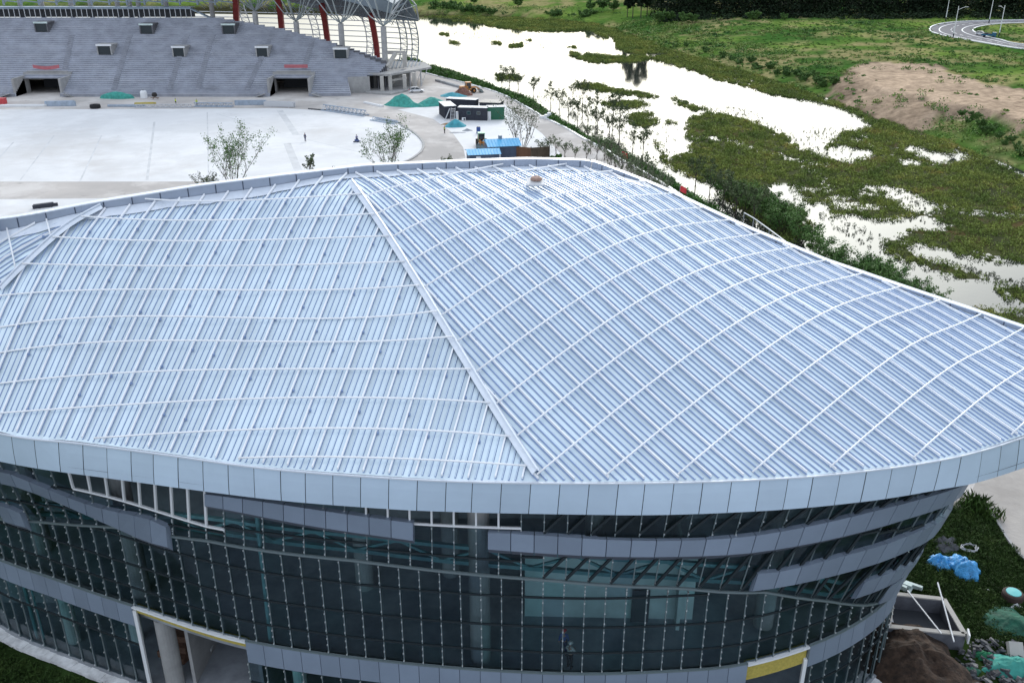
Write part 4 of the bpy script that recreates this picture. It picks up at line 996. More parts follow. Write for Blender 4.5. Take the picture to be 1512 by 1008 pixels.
# ------------------------------------------------------------------ grandstand beyond the field
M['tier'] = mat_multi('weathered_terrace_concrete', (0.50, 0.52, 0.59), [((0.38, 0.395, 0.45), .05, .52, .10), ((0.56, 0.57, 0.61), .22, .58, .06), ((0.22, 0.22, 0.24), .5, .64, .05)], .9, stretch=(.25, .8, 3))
M['riser'] = mat('terrace_riser_shade', (0.30, 0.315, 0.36), .9, var=.2, scale=.3)  # same concrete darkened, so the shade on the risers is in the colour
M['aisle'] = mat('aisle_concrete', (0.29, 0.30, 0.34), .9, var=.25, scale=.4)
M['tierd'] = mat('terrace_dark_concrete', (0.12, 0.12, 0.13), .9, var=.2, scale=.4)  # darker concrete of the rear face and upper portals
M['steelw'] = mat('pale_steel', (0.55, 0.56, 0.58), .5, .2)
M['steelg'] = mat('grey_green_steel', (0.30, 0.33, 0.33), .5, .2, var=.1, scale=1)
M['steelb'] = mat('blue_grey_steel', (0.22, 0.27, 0.32), .5, .3, var=.1, scale=.5)
M['red'] = mat('oxide_red_steel', (0.25, 0.03, 0.03), .6, var=.15, scale=.6)
M['banner'] = mat('faded_red_banner', (0.45, 0.14, 0.16), .8, var=.1, scale=1)
stand = thing('grandstand', 'unfinished concrete grandstand of bare stepped terraces beyond the white field', 'grandstand', (-90, 285, 0))
YB = 268.0; TR_, RS_ = .85, .46
xl = -230.0
def px2x(px, Y, z): return float(gy(px, 100, Y)[0]) * 0 + (px - CX) / FP * (Y * CP - (z - HC) * SP)
def xend(k):
    Y = YB + TR_ * k; z = .9 + RS_ * k
    if k < 8: return px2x(516 - 0.6 * k, Y, z)
    if k < 16: return px2x(np.interp(k, [8, 9, 16], [540, 556, 574]), Y, z)
    return px2x(np.interp(k, [16, 21, 27, 33, 39], [570, 530, 480, 420, 330]), Y, z)
tun = [(22, 88), (398, 455)]      # tunnel openings in photo columns
tunx = [(px2x(a, YB, 1), px2x(b, YB, 1)) for a, b in tun]
vom = [(53, 71, 34, 49), (208, 226, 34, 51), (329, 347, 36, 51), (145, 165, 66, 83), (256, 273, 68, 85), (379, 396, 70, 86), (493, 512, 74, 90)]
mb = MB()
def hole_list(k):
    z = .9 + RS_ * (k + 1); hs = []
    if z < 5.0: hs += [(a, b) for a, b in tunx]
    return hs
def bow(x): return 0.0006 * max(0, x + 75) ** 2 * 3
NR = 39
for k in range(NR + 1):
    xe = xend(k); z0 = .9 + RS_ * (k - 1) if k else 0.0; z1 = .9 + RS_ * k; Y = YB + TR_ * k
    segs = [(xl, xe)]
    for a, b in hole_list(k):
        ns_ = []
        for p, q_ in segs:
            if a > p and b < q_: ns_ += [(p, a), (b, q_)]
            else: ns_.append((p, q_))
        segs = ns_
    for p, q_ in segs:
        cut_ = np.linspace(p, q_, max(2, int((q_ - p) / 8) + 1))
        for a, b in zip(cut_[:-1], cut_[1:]):
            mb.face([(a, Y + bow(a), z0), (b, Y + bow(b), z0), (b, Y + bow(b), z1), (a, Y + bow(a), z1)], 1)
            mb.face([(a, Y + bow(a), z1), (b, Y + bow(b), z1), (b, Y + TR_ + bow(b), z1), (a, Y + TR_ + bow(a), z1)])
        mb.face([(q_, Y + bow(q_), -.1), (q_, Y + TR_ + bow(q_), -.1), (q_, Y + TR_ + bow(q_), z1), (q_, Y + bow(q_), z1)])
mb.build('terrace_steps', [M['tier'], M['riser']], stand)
mb = MB()
for k in range(0, NR, 1):       # back of the terraces
    pass
xe_ = [xend(k) for k in range(NR + 1)]
mb.face([(xl, YB + TR_ * (NR + 1), 0), (xe_[NR], YB + TR_ * (NR + 1), 0), (xe_[NR], YB + TR_ * (NR + 1), .9 + RS_ * NR), (xl, YB + TR_ * (NR + 1), .9 + RS_ * NR)])
for k in range(16, NR): 
    mb.face([(xe_[k + 1], YB + TR_ * (k + 1), 0), (xe_[k], YB + TR_ * (k + 1), 0), (xe_[k], YB + TR_ * (k + 1), .9 + RS_ * k), (xe_[k + 1], YB + TR_ * (k + 1), .9 + RS_ * k)])
mb.build('rear_face', M['tierd'], stand)
# aisles: steep stairs crossing the rows
for px0, px1 in [(178, 168), (92, 90), (262, 250), (388, 365), (300, 292), (450, 440)]:
    mb = MB()
    for k in range(2, 30):
        Y = YB + TR_ * k; z = .9 + RS_ * k; x = px2x(np.interp(k, [2, 30], [px1, px0 + 14]), Y, z)
        if any(a - 1 < x < b + 1 for a, b in tunx) and z < 6: continue
        if x > xend(k) - 2: continue
        mb.box((x, Y + .2 + bow(x), z + .11), 1.5, .42, .22)
    mb.build('aisle_stair', M['aisle'], stand)
# tunnels
for i, (a, b) in enumerate(tunx):
    mb = MB(); zt = 5.0; ye = YB + 14; yb = bow(a)
    mb.box((a - .3, YB + 5 + yb, 2.45), .6, 9, 4.9); mb.box((b + .3, YB + 5 + yb, 2.45), .6, 9, 4.9)
    mb.box(((a + b) / 2, YB + 8.6 + yb, zt + .25), b - a + 1.2, 1.2, .9)
    mb.box(((a + b) / 2, YB + 8.4 + yb, zt + .95), b - a - 1, .5, .3)
    mb.build('tunnel_portal', M['conc'], stand)
    mb = MB(); mb.box(((a + b) / 2, YB + 18 + yb, 2.5), b - a, .3, 5.0); mb.box(((a + b) / 2, YB + 13.7 + yb, 4.95), b - a, 9, .2); mb.build('tunnel_lining', M['soffit'], stand)
    bn = MB(); n = 8
    w = (b - a) * (.62 if i else .6); xc = (a + b) / 2 + (1.0 if i else .3)
    bn.grid([[(xc - w / 2 + w * t / n, YB + 7.6 + yb, zt + 2.0 - .5 * (0 if i else 1) * math.sin(math.pi * t / n) + dz) for t in range(n + 1)] for dz in (0, .95)])
    bn.build('banner', M['banner'], stand)
    for x in (a - .9, b + .9):
        st = MB()
        for q_ in range(6): st.box((x + (-1 if x < a else 1) * (.5 + .45 * q_), YB - .6 + yb, .9 - .15 * q_), .45, 1.4, .12)
        st.bar((x, YB - 1.3 + yb, 2.0), (x + (-2.6 if x < a else 2.6), YB - 1.3 + yb, .9), .1, .1); st.build('portal_stair', M['conc'], stand)
# vomitories
for x0, x1, y0, y1 in vom:
    # depth of the terrace slope where the lower edge is seen
    for k in range(NR):
        Y = YB + TR_ * k; z = .9 + RS_ * k
        if proj((0, Y, z))[1] <= y1: break
    xa, xb = px2x(x0, Y, z), px2x(x1, Y, z); w = xb - xa; h = 2.7; yo = bow(xa); back = Y + h / RS_ * TR_
    mb = MB(); mb.box((xa, Y + 2.4 + yo, z + h / 2 + .1), .35, 4.9, h); mb.box((xb, Y + 2.4 + yo, z + h / 2 + .1), .35, 4.9, h); mb.box(((xa + xb) / 2, Y + 2.3 + yo, z + h + .1), w + .9, 4.6, .4)
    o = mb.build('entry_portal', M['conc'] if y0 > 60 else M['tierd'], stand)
    dk = MB(); dk.box(((xa + xb) / 2, Y + .25 + yo, z + h / 2), w - .2, .2, h - .3); dk.build('portal_opening_shade', M['frame'], o)  # solid dark panel paints the shade inside the opening
    ln = MB(); ln.box(((xa + xb) / 2, Y - .02 + yo, z + h + .1), w + .6, .12, .5); ln.build('portal_lintel', M['plaster'] if y0 < 60 else M['white'], o)
# upper ring: steel gallery with posts at the left, stair at its end
YT = YB + TR_ * (NR + 1); ZT = .9 + RS_ * NR
mb = MB(); xg = px2x(283, YT, ZT)
mb.box(((xl + xg) / 2, YT + .3, ZT + 2.7), xg - xl, .5, .5); mb.box(((xl + xg) / 2, YT + 2.5, ZT + 2.95), xg - xl, 4.5, .2); mb.build('gallery_beam', M['steelb'], stand)
mb = MB()
for x in np.arange(xg, -165, -1.62): mb.box((x, YT - .1, ZT + 1.3), .16, .16, 2.6)
mb.build('gallery_posts', M['steelw'], stand)
mb = MB(); mb.box(((xl + xg) / 2, YT + 3.5, ZT + 1.2), xg - xl, .3, 2.6); mb.build('gallery_back', M['soffit'], stand)
mb = MB(); mb.bar((xg, YT + .5, ZT + 2.6), (xg + 5.2, YT, ZT + .2), 1.6, .3); mb.bar((xg + 5.2, YT, ZT + .2), (xg + 7.5, YT, ZT - .4), 1.6, .3); mb.build('gallery_stair', M['steelb'], stand)
for px in (28, 103, 132, 172, 203, 244, 311, 190, 60):
    Y = YT + 6; mb = MB(); x = px2x(px, Y, 24); mb.tube([(x, Y, ZT - 2), (x, Y, 27)], .75, 10); mb.build('column', M['conc'], stand)
# free-standing concrete columns along the falling end, each with its steel branches
for px, yt, ybm in [(376, 17, 36), (437, 32, 48), (503, 35, 61), (566, 39, 76)]:
    for k in range(NR, 0, -1):
        if xend(k) >= px2x(px, YB + TR_ * k, .9 + RS_ * k): break
    Y = YB + TR_ * (k + 1) + 1; p = gy(px, yt, Y); b_ = gy(px, ybm + 4, Y)
    mb = MB(); mb.tube([(p[0], Y, b_[2] - 3), (p[0], Y, p[2])], .85, 12); c = mb.build('column', M['conc'], stand)
    br = MB()
    for dx, dy in ((-4, -2), (4, -2), (-3, 5), (3.5, 5), (-7.5, 1), (7.5, 1), (-1.5, -3.5), (1.8, 3), (-5.5, 4), (6, -3)):
        br.tube([(p[0], Y, p[2]), (p[0] + dx * .5, Y + dy * .5, p[2] + 2.6), (p[0] + dx, Y + dy, p[2] + 7.5)], .17, 6)
    br.build('steel_branch', M['steelg'], c)
# space frame of the roof seen under the canopy and above the falling end
mb = MB(); rs = np.random.default_rng(5)
nodesA = [gy(x, -6 + .14 * (x - 300) * (x > 300) * .55, 316) for x in np.arange(200, 600, 9.5)]; nodesB = [gy(x + 4, 2 + .10 * max(0, x - 330), 319) for x in np.arange(200, 600, 9.5)]
for i in range(len(nodesA) - 1):
    mb.bar(nodesA[i], nodesA[i + 1], .2); mb.bar(nodesB[i], nodesB[i + 1], .2); mb.bar(nodesA[i], nodesB[i], .14); mb.bar(nodesB[i], nodesA[i + 1], .14)
    if nodesB[i][0] > -105: mb.bar(nodesB[i], nodesB[i] + Vector((rs.uniform(-2, 2), 4, -2.6)), .13); mb.bar(nodesB[i], nodesB[i + 1] + Vector((0, 3, -2.2)), .12)
mb.build('roof_space_frame', M['steelb'], stand)
mb = MB()
for k, x in enumerate(np.arange(6, 335, 26)):
    p = gy(x, 8, YT + 2.2); mb.bar(p, p + Vector((0, 0, 6)), .5, .5); mb.bar(p + Vector((0, 0, .6)), gy(x + 13, -4, YT + 2.2), .22); mb.bar(p + Vector((0, 0, 1.4)), gy(x + 26, 4, YT + 2.2), .3)
mb.build('gallery_frame', M['steelb'], stand)
# leaning red box columns
for px, yb_, dpx in [(349, 27, -3), (416, 40, -6), (483, 52, -8), (556, 66, -9)]:
    Y = 318; a = gy(px, yb_ + 3, Y); t = gy(px + dpx, yb_ - 45, Y - 4)
    mb = MB(); P = [a, a + (t - a) * .5 + Vector((0, .8, 0)), t]
    for p, q_ in zip(P[:-1], P[1:]): mb.bar(p, q_, 1.7, 1.7, up=(0, 1, 0))
    mb.bar((a[0] + .2, a[1], 0), a, 1.7, 1.7, up=(0, 1, 0)); mb.build('red_column', M['red'], stand)
# curved steel screen behind: rings and ribs
RP = spline([(-175, 352), (-130, 350), (-95, 344), (-66, 335), (-45, 327), (-33, 320)], 8)
def ringpt(p, z): o = 3.2 * math.sin(math.pi * min(1, z / 19)) ; return (p[0] + o * .5, p[1] + o * .5, z)
mb = MB()
for z in np.arange(1.6, 19, 1.75): mb.tube([ringpt(p, z) for p in RP], .16, 5)
mb.build('screen_rings', M['steelw'], stand, True)
rib_px = [(-37.0, 322.5), (-33, 320), (-52, 330)]
for j, p in enumerate([RP[-1], RP[-4], RP[-11], RP[-18], RP[-25]]):
    mb = MB(); zz = np.linspace(0, 20, 14)
    A = [Vector(ringpt(p, z)) for z in zz]; B = [Vector(ringpt((p[0] - 2.0, p[1] - 1.6), z)) for z in zz]
    mb.tube(A, .2, 6); mb.tube(B, .2, 6)
    for i in range(0, 13): mb.bar(A[i], B[i], .12); mb.bar(A[i], B[i + 1], .12)
    mb.build('screen_rib', M['steelb'] if j < 2 else M['steelw'], stand)
# canopy: curved shell with front fascia, dipping at its end
M['canopy'] = mat('canopy_sheet', (0.20, 0.24, 0.28), .5, .3, var=.08, scale=.3)
FE = [gy(x, y, Y) for x, y, Y in [(200,-70,294),(380,-50,293),(460,-14,293),(500,-1,293),(531,7,294),(556,14,296),(577,20.5,299)]]
FT_ = [p + Vector((1.2, 0, 2.2 + 3.4 * t)) for p, t in zip(FE, [1, 1, 1, .9, .7, .5, .15])]
MID = [gy(x, y, Y) for x, y, Y in [(200,-110,308),(380,-95,308),(470,-80,308),(520,-60,309),(556,-38,309),(585,-22,310),(600,-8,311)]]
BK = [gy(x, y, Y) for x, y, Y in [(200,-30,326),(380,-14,325),(457,9,324),(500,18,323),(540,24,322),(577,27,321),(618,29.5,320)]]
mb = MB(); up_ = [FT_, MID, BK]; mb.grid([[Vector(p) for p in r] for r in up_]); dn_ = [[p - Vector((0, 0, .5)) for p in r] for r in up_]; mb.grid([r[::-1] for r in dn_])
mb.grid([FE, FT_]); mb.grid([[r[-1] for r in up_], [r[-1] for r in dn_]]); mb.build('canopy_shell', M['canopy'], stand)
mb = MB()
for i in range(len(FE) - 1):
    for t in np.linspace(0, 1, 5)[:-1]:
        f = FE[i].lerp(FE[i + 1], t); m_ = MID[i].lerp(MID[i + 1], t) - Vector((0, 0, 1.2)); b_ = BK[i].lerp(BK[i + 1], t)
        mb.bar(f, m_ - Vector((0, 0, 2)), .3); mb.bar(m_ - Vector((0, 0, 2)), b_, .3); mb.bar(f, m_, .2); mb.bar((f + m_) / 2 - Vector((0, 0, 1)), m_, .2)
        f2 = FE[i].lerp(FE[i + 1], min(1, t + .25)); mb.bar(f2, m_ - Vector((0, 0, 2)), .18)
mb.build('canopy_truss', M['steelb'], stand)
mb = MB(); E0 = [FE[-1], (FE[-1] + MID[-1]) / 2 + Vector((0, 0, .3)), MID[-1], (MID[-1] + BK[-1]) / 2 + Vector((1.2, 0, .6)), BK[-1]]
E1 = [p + Vector((-2.2, 2.5, -3.0)) for p in E0[:-1]] + [BK[-1]]
mb.tube(E0, .25, 6); mb.tube(E1, .22, 6)
for a, b_ in zip(E0, E1): mb.bar(a, b_, .16)
for a, b_ in zip(E0[1:], E1[:-1]): mb.bar(a, b_, .16)
for a in E0: mb.bar(FE[-1], a, .14)
mb.build('canopy_end_truss', M['steelw'], stand)
# end pavilion: deck on pillars, raking wall, room below
zD = 5.2
dk_ = [g(513, 106, zD), g(572, 110, zD), g(637, 99, zD), g(628, 92, zD), g(575, 90, zD), g(520, 97, zD)]
mb = MB(); mb.prism([tuple(p[:2]) for p in dk_], zD - .55, zD); mb.build('deck_slab', M['conc'], stand)
M['concl'] = mat('light_concrete', (0.46, 0.44, 0.41), .9, var=.12, scale=.4)
for px, py in [(565, 137), (577, 136), (598, 134), (612, 131)]:
    p = g(px, py, 0); mb = MB(); mb.box((p[0], p[1], (zD - .55) / 2), 1.0, 1.0, zD - .55); mb.build('pillar', M['concl'], stand)
p = g(515, 138, 0); q_ = g(547, 137, 0); r2 = g(549, 130, 0); r3 = g(604, 128, 0)
mb = MB(); mb.bar((p[0], p[1], 2.3), (q_[0], q_[1], 2.3), .4, 4.6); mb.build('pavilion_wall', M['conc'], stand); mb = MB(); mb.bar((q_[0], q_[1] + 8, 2.3), (r3[0], r3[1] + 3, 2.3), .4, 4.6); mb.build('pavilion_wall', M['conc'], stand)
mb = MB(); mb.bar((g(575, 136)[0], g(575, 136)[1] + 2, 3.0), (g(600, 134)[0], g(600, 134)[1] + 2, 3.4), .5, .6); mb.bar((g(573, 134)[0], g(573, 134)[1] + 4, .6), (g(594, 134)[0], g(594, 134)[1] + 4, 4.4), 1.6, .4); mb.build('ramp_beam', M['concl'], stand)
mb = MB(); mb.prism(gp([(540,138.5),(577,141),(612,133),(600,128),(545,134)]), -.05, .5); mb.build('pavilion_base', M['conc'], stand)
a = gy(572, 99, 282); b_ = gy(584, 79, 286); mb = MB(); mb.bar(a, b_, .8, 1.0); mb.build('raking_wall', M['concl'], stand)
p = gy(598, 99, 288); mb = MB(); mb.box((p[0], p[1], p[2] + 2.2), 1.2, 1.0, 4.6); mb.box((p[0] - 2.5, p[1], p[2] + 4.3), 5.5, .8, .8); mb.build('upper_pillar', M['concl'], stand)
mb = MB()
for t in range(9): mb.bar(gy(574 + t * 5.5, 101 - t * .3, 286 + t), gy(577 + t * 5.5, 91 - t * .2, 292 + t), .25)
mb.build('deck_rebar', M['steelb'], stand)
mb = MB(); 
for px in (606, 614, 622):
    P = [g(px, 127, 0), g(px, 127, 0) + Vector((0, 0, 5))]; mb.tube(P, .25, 6); mb.bar(P[0], P[1] + Vector((2, 0, 0)), .18)
mb.build('steel_leg', M['steelw'], stand)
# ------------------------------------------------------------------ trees, each a thing with trunk and crown
def limb(mb, p, d, L_, r, depth, tips, rng, spread=.55):
    n = 3; P = [p]; dd = d.copy()
    for i in range(n):
        dd = (dd + Vector((rng.normal() * .12, rng.normal() * .12, .06))).normalized(); P.append(P[-1] + dd * L_ / n)
    mb.tube(P, [r * (1 - .45 * i / n) for i in range(n + 1)], 5, caps=False)
    tips.append((P[-1], L_)); tips.append((P[2], L_ * .8))
    if depth > 0:
        for j in range(3 if depth > 1 else 2):
            a = rng.uniform(0, 6.28); e = Vector((math.cos(a), math.sin(a), rng.uniform(.2, .9)))
            limb(mb, P[rng.integers(2, 4)], (dd * (1 - spread) + e.normalized() * spread).normalized(), L_ * rng.uniform(.55, .75), r * .5, depth - 1, tips, rng, spread)
def tree(name, label, loc, h, kind, seed, group=None, leaf='willow', bark='bark', dens=1.0, lsize=.3):
    rng = np.random.default_rng(seed); t = thing(name, label, 'tree' if 'shrub' not in name else 'shrub', loc, group)
    mb = MB(); tips = []; base = Vector(loc)
    if kind == 'sapling':
        mb.tube([base - Vector((0, 0, .3)), base + Vector((.05, 0, h * .3)), base + Vector((rng.normal() * .12, rng.normal() * .12, h * .55))], [.11, .09, .07], 6)
        for j in range(6):
            a = j * 1.05 + rng.uniform(-.4, .4); limb(mb, base + Vector((0, 0, h * rng.uniform(.3, .55))), Vector((math.cos(a) * .6, math.sin(a) * .6, 1)).normalized(), h * rng.uniform(.28, .42), .05, 1, tips, rng, .5)
        for sx, sy in ((.7, 0), (-.4, .6), (-.4, -.6)): mb.tube([base + Vector((sx, sy, 0)), base + Vector((0, 0, 1.5))], .035, 4)
    elif kind == 'multi':
        for j in range(11):
            a = j * .58 + rng.uniform(-.3, .3); limb(mb, base + Vector((math.cos(a) * .3, math.sin(a) * .3, -.2)), Vector((math.cos(a) * .38, math.sin(a) * .38, 1)).normalized(), h * rng.uniform(.5, .75), .07, 2, tips, rng, .45)
    elif kind == 'bush':
        for j in range(8):
            a = j * .8 + rng.uniform(-.3, .3); limb(mb, base + Vector((0, 0, -.2)), Vector((math.cos(a) * .8, math.sin(a) * .8, 1)).normalized(), h * rng.uniform(.4, .6), .07, 1, tips, rng, .55)
    else:  # poplar / dark tree
        mb.tube([base - Vector((0, 0, .5)), base + Vector((0, 0, h * .9))], [.3, .08], 7)
        for j in range(26):
            z = h * rng.uniform(.12, .95); a = rng.uniform(0, 6.28); limb(mb, base + Vector((0, 0, z)), Vector((math.cos(a) * .5, math.sin(a) * .5, 1)).normalized(), h * .13 * (1.2 - z / h * .6), .06, 0, tips, rng)
    mb.build('trunk', M[bark], t)
    c = np.array([tuple(p) for p, l in tips]); l = np.array([l for p, l in tips])
    if kind == 'poplar': rad, n = np.full(len(c), h * .065), int(60 * dens)
    elif kind == 'bush': rad, n = np.clip(l * .38, .35, 1.4), int(26 * dens)
    elif kind == 'multi': rad, n = np.clip(l * .30, .25, .8), int(9 * dens)
    else: rad, n = np.clip(l * .32, .25, .8), int(11 * dens)
    V, F = leaf_cloud(c - np.c_[np.zeros((len(c), 2)), rad * .3], rad, n, lsize, flat=1.2, seed=seed + 1)
    np_mesh('crown', V, F, M[leaf], t); return t
M['paleleaf'] = leafmat('pale_grey_leaf', [(0.08, 0.105, 0.06), (0.13, 0.16, 0.09), (0.19, 0.22, 0.13)], .4)
# saplings on the water side of the planted strip
protos = [tree('sapling', 'x', (0, 0, -50), 7.0, 'sapling', 70 + i, lsize=.34, dens=1.6) for i in range(4)]
row1 = [(741,135),(752,132),(765,138),(788,148),(813,158),(826,167),(839,179),(853,184),(868,192),(882,200),(899,206),(914,216),(934,226),(949,236),(915,190),(905,178),(880,170),(860,160),(846,150),(1026,283),(1047,296),(1067,308),(1085,326),(1111,340)]
for i, (px, py) in enumerate(row1):
    p = g(px, py, -1.0); zt = max(WZ, float(terr([p[0]], [p[1]])[0])); p = g(px, py, zt)
    if i < 4: o = protos[i]; o.location = p; o.rotation_euler = (0, 0, 0)
    else: o = dup(protos[i % 4], p, rnd.uniform(0, 6.28), rnd.uniform(.82, 1.12))
    o['label'] = 'staked young tree with thin grey-green crown at the edge of the marsh water'; o['group'] = 'young trees along the marsh edge'; o['category'] = 'tree'
p2 = [tree('street_tree', 'x', (0, 0, -50), 5.0, 'sapling', 80 + i, lsize=.36, bark='barkp', leaf='paleleaf', dens=.6) for i in range(3)]
row2 = [(893 + 6.2 * k + (k % 3), 236 + 4.1 * k + 5 * (k % 2)) for k in range(20)] + [(902 + 7 * k, 252 + 3.6 * k) for k in range(12)] + [(821,233),(834,238),(849,241),(866,243),(872,228),(881,236),(892,238),(897,248),(908,252),(918,258),(925,250),(932,262),(940,268),(948,263),(955,276),(962,271),(968,283),(975,280),(986,288),(868,212),(884,222),(902,240),(914,246),(944,275),(957,265)]
for i, (px, py) in enumerate(row2):
    p = g(px, py, 0)
    if i < 32 and i % 4 == 3: continue
    sc = rnd.uniform(.46, .62) if i < 32 else rnd.uniform(.62, .9)
    if i < 3: o = p2[i]; o.location = p; o.scale = (sc, sc, sc)
    else: o = dup(p2[i % 3], p, rnd.uniform(0, 6.28), sc)
    o['label'] = 'slender pale-stemmed young tree in the paved strip beside the road behind the roof'; o['group'] = 'young trees beside the road'; o['category'] = 'tree'
tree('shrub_tree', 'large multi-stemmed tree standing against the white field behind the left roof edge', g(346, 283, 0), 9.0, 'multi', 91, lsize=.27, dens=1.5, leaf='bushleaf')
tree('shrub_tree', 'bushy many-stemmed tree at the curved right end of the white field', g(576, 262, 0), 7.8, 'multi', 92, lsize=.27, dens=1.4, leaf='bushleaf')
tree('shrub_tree', 'bare wide tree with fine twigs behind the blue-roofed shed', g(770, 226, 0), 9.0, 'multi', 93, lsize=.30, dens=.8, leaf='willow', bark='barkp')
tree('shrub_tree', 'thin lone sapling rising over the roof edge left of the bushy tree', g(459, 268, 0), 4.6, 'sapling', 94, lsize=.34)
tree('shrub', 'low flat shrub just above the roof edge', g(490, 266, 0), 3.0, 'bush', 95, lsize=.30, dens=.7, leaf='willow')
tree('shrub', 'small leafy shrub left of the large multi-stemmed tree', g(309, 290, 0), 3.4, 'multi', 96, lsize=.22, dens=.6)
tree('shrub', 'dry straw-coloured shrub on the yard near the blue-roofed sheds', g(661, 246, 0), 2.8, 'bush', 97, lsize=.3, dens=.4, leaf='willow', bark='barkp')
tree('shrub', 'small scrub poking above the brown fence', g(804, 224, 0), 4.0, 'bush', 98, lsize=.3, dens=.35)
tree('shrub', 'round dark-green clipped shrub at the foot of a young tree', g(822, 240, 0), 2.4, 'bush', 99, lsize=.3, dens=2.5, leaf='hedge')
# denser trees at the right of the planted strip
bt = [tree('marsh_tree', 'x', (0, 0, -50), 6.0, 'bush', 110 + i, leaf='bushleaf', lsize=.32, dens=1.5) for i in range(3)]
spots = [(1080,292,1.1),(1100,305,1.15),(1128,318,1.2),(1150,335,1.15),(1185,352,1.1),(1205,370,1.0),(1222,385,.95),(1250,402,1.0),(1275,412,1.05),(1300,424,1.05),(1325,432,1.0),(1350,440,.9),(1375,446,.75),(1238,390,.8),(1290,405,.95),(1170,330,1.0),(1060,278,.95),(1318,415,.8),(1110,290,.9),(1135,300,.9),(1165,318,.9)]
for i, (px, py, s) in enumerate(spots):
    p = g(px, py + 8, WZ + .1); s *= .86
    if i < 3: o = bt[i]; o.location = p; o.scale = (s, s, s)
    else: o = dup(bt[i % 3], p, rnd.uniform(0, 6.28), s)
    o['label'] = 'dense dark-green bushy tree between the roof edge and the marsh channel'; o['group'] = 'bushy trees beside the marsh channel'; o['category'] = 'tree'
# tall dark trees on the far bank
pp = tree('dark_tree', 'x', g(934, 28, -1), 27, 'poplar', 121, leaf='forest', lsize=1.0)
trs = [(934,28,1.0),(946,29,1.05),(955,28,.95),(926,27,.8),(1010,24,.7),(1040,22,.8),(975,20,.7)]
for i, (px, py, s) in enumerate(trs):
    p = g(px, py, 0); o = pp if i == 0 else dup(pp, p, i * 1.3, s); o.location = p
    o['label'] = 'tall dark tree on the far river bank at the top edge'; o['group'] = 'tall dark trees on the far bank'; o['category'] = 'tree'
fb = [tree('bank_bush', 'x', (0, 0, -50), 7.0, 'bush', 130 + i, leaf='bushleaf', lsize=.75, dens=2.2) for i in range(2)]
fsp = [(640,22,1.0),(648,21,1.3),(658,22,1.2),(668,22,1.35),(676,23,1.1),(688,24,1.1),(698,24,1.2),(708,25,1.1),(718,25,1.0),(726,26,.9),(745,27,.6),(760,27,.6),(812,29,.9),(820,30,1.0),(830,30,.7),(845,31,.7),(862,33,1.15),(868,32,1.1),(872,15,.9),(890,14,1.0),(905,16,1.0),(765,10,.9),(700,6,.9),(1112,31,.8),(1010,34,.9),(1022,33,.7),(1158,30,.6),(975,33,.9),(990,31,.8)] + [(985 + 8.6 * k + 5 * math.sin(k * 2.3), 68 + 2.15 * k + 5 * math.sin(k * 1.7), .34 + .16 * math.sin(k * 3.1) ** 2) for k in range(30)] + [(1420 + 9 * k, 172 + 5.5 * k + 6 * math.sin(k * 2.1), .26 + .12 * math.sin(k * 2.7) ** 2) for k in range(11)]
for i, (px, py, s) in enumerate(fsp):
    p = g(px, py, -1.5); zt = float(terr([p[0]], [p[1]])[0]); p = g(px, py, zt)
    if i < 2: o = fb[i]; o.location = p; o.scale = (s, s, s)
    else: o = dup(fb[i % 2], p, rnd.uniform(0, 6.28), s)
    o['label'] = 'rounded green bush growing on the far bank of the marsh'; o['group'] = 'bushes on the far bank'; o['category'] = 'shrub'
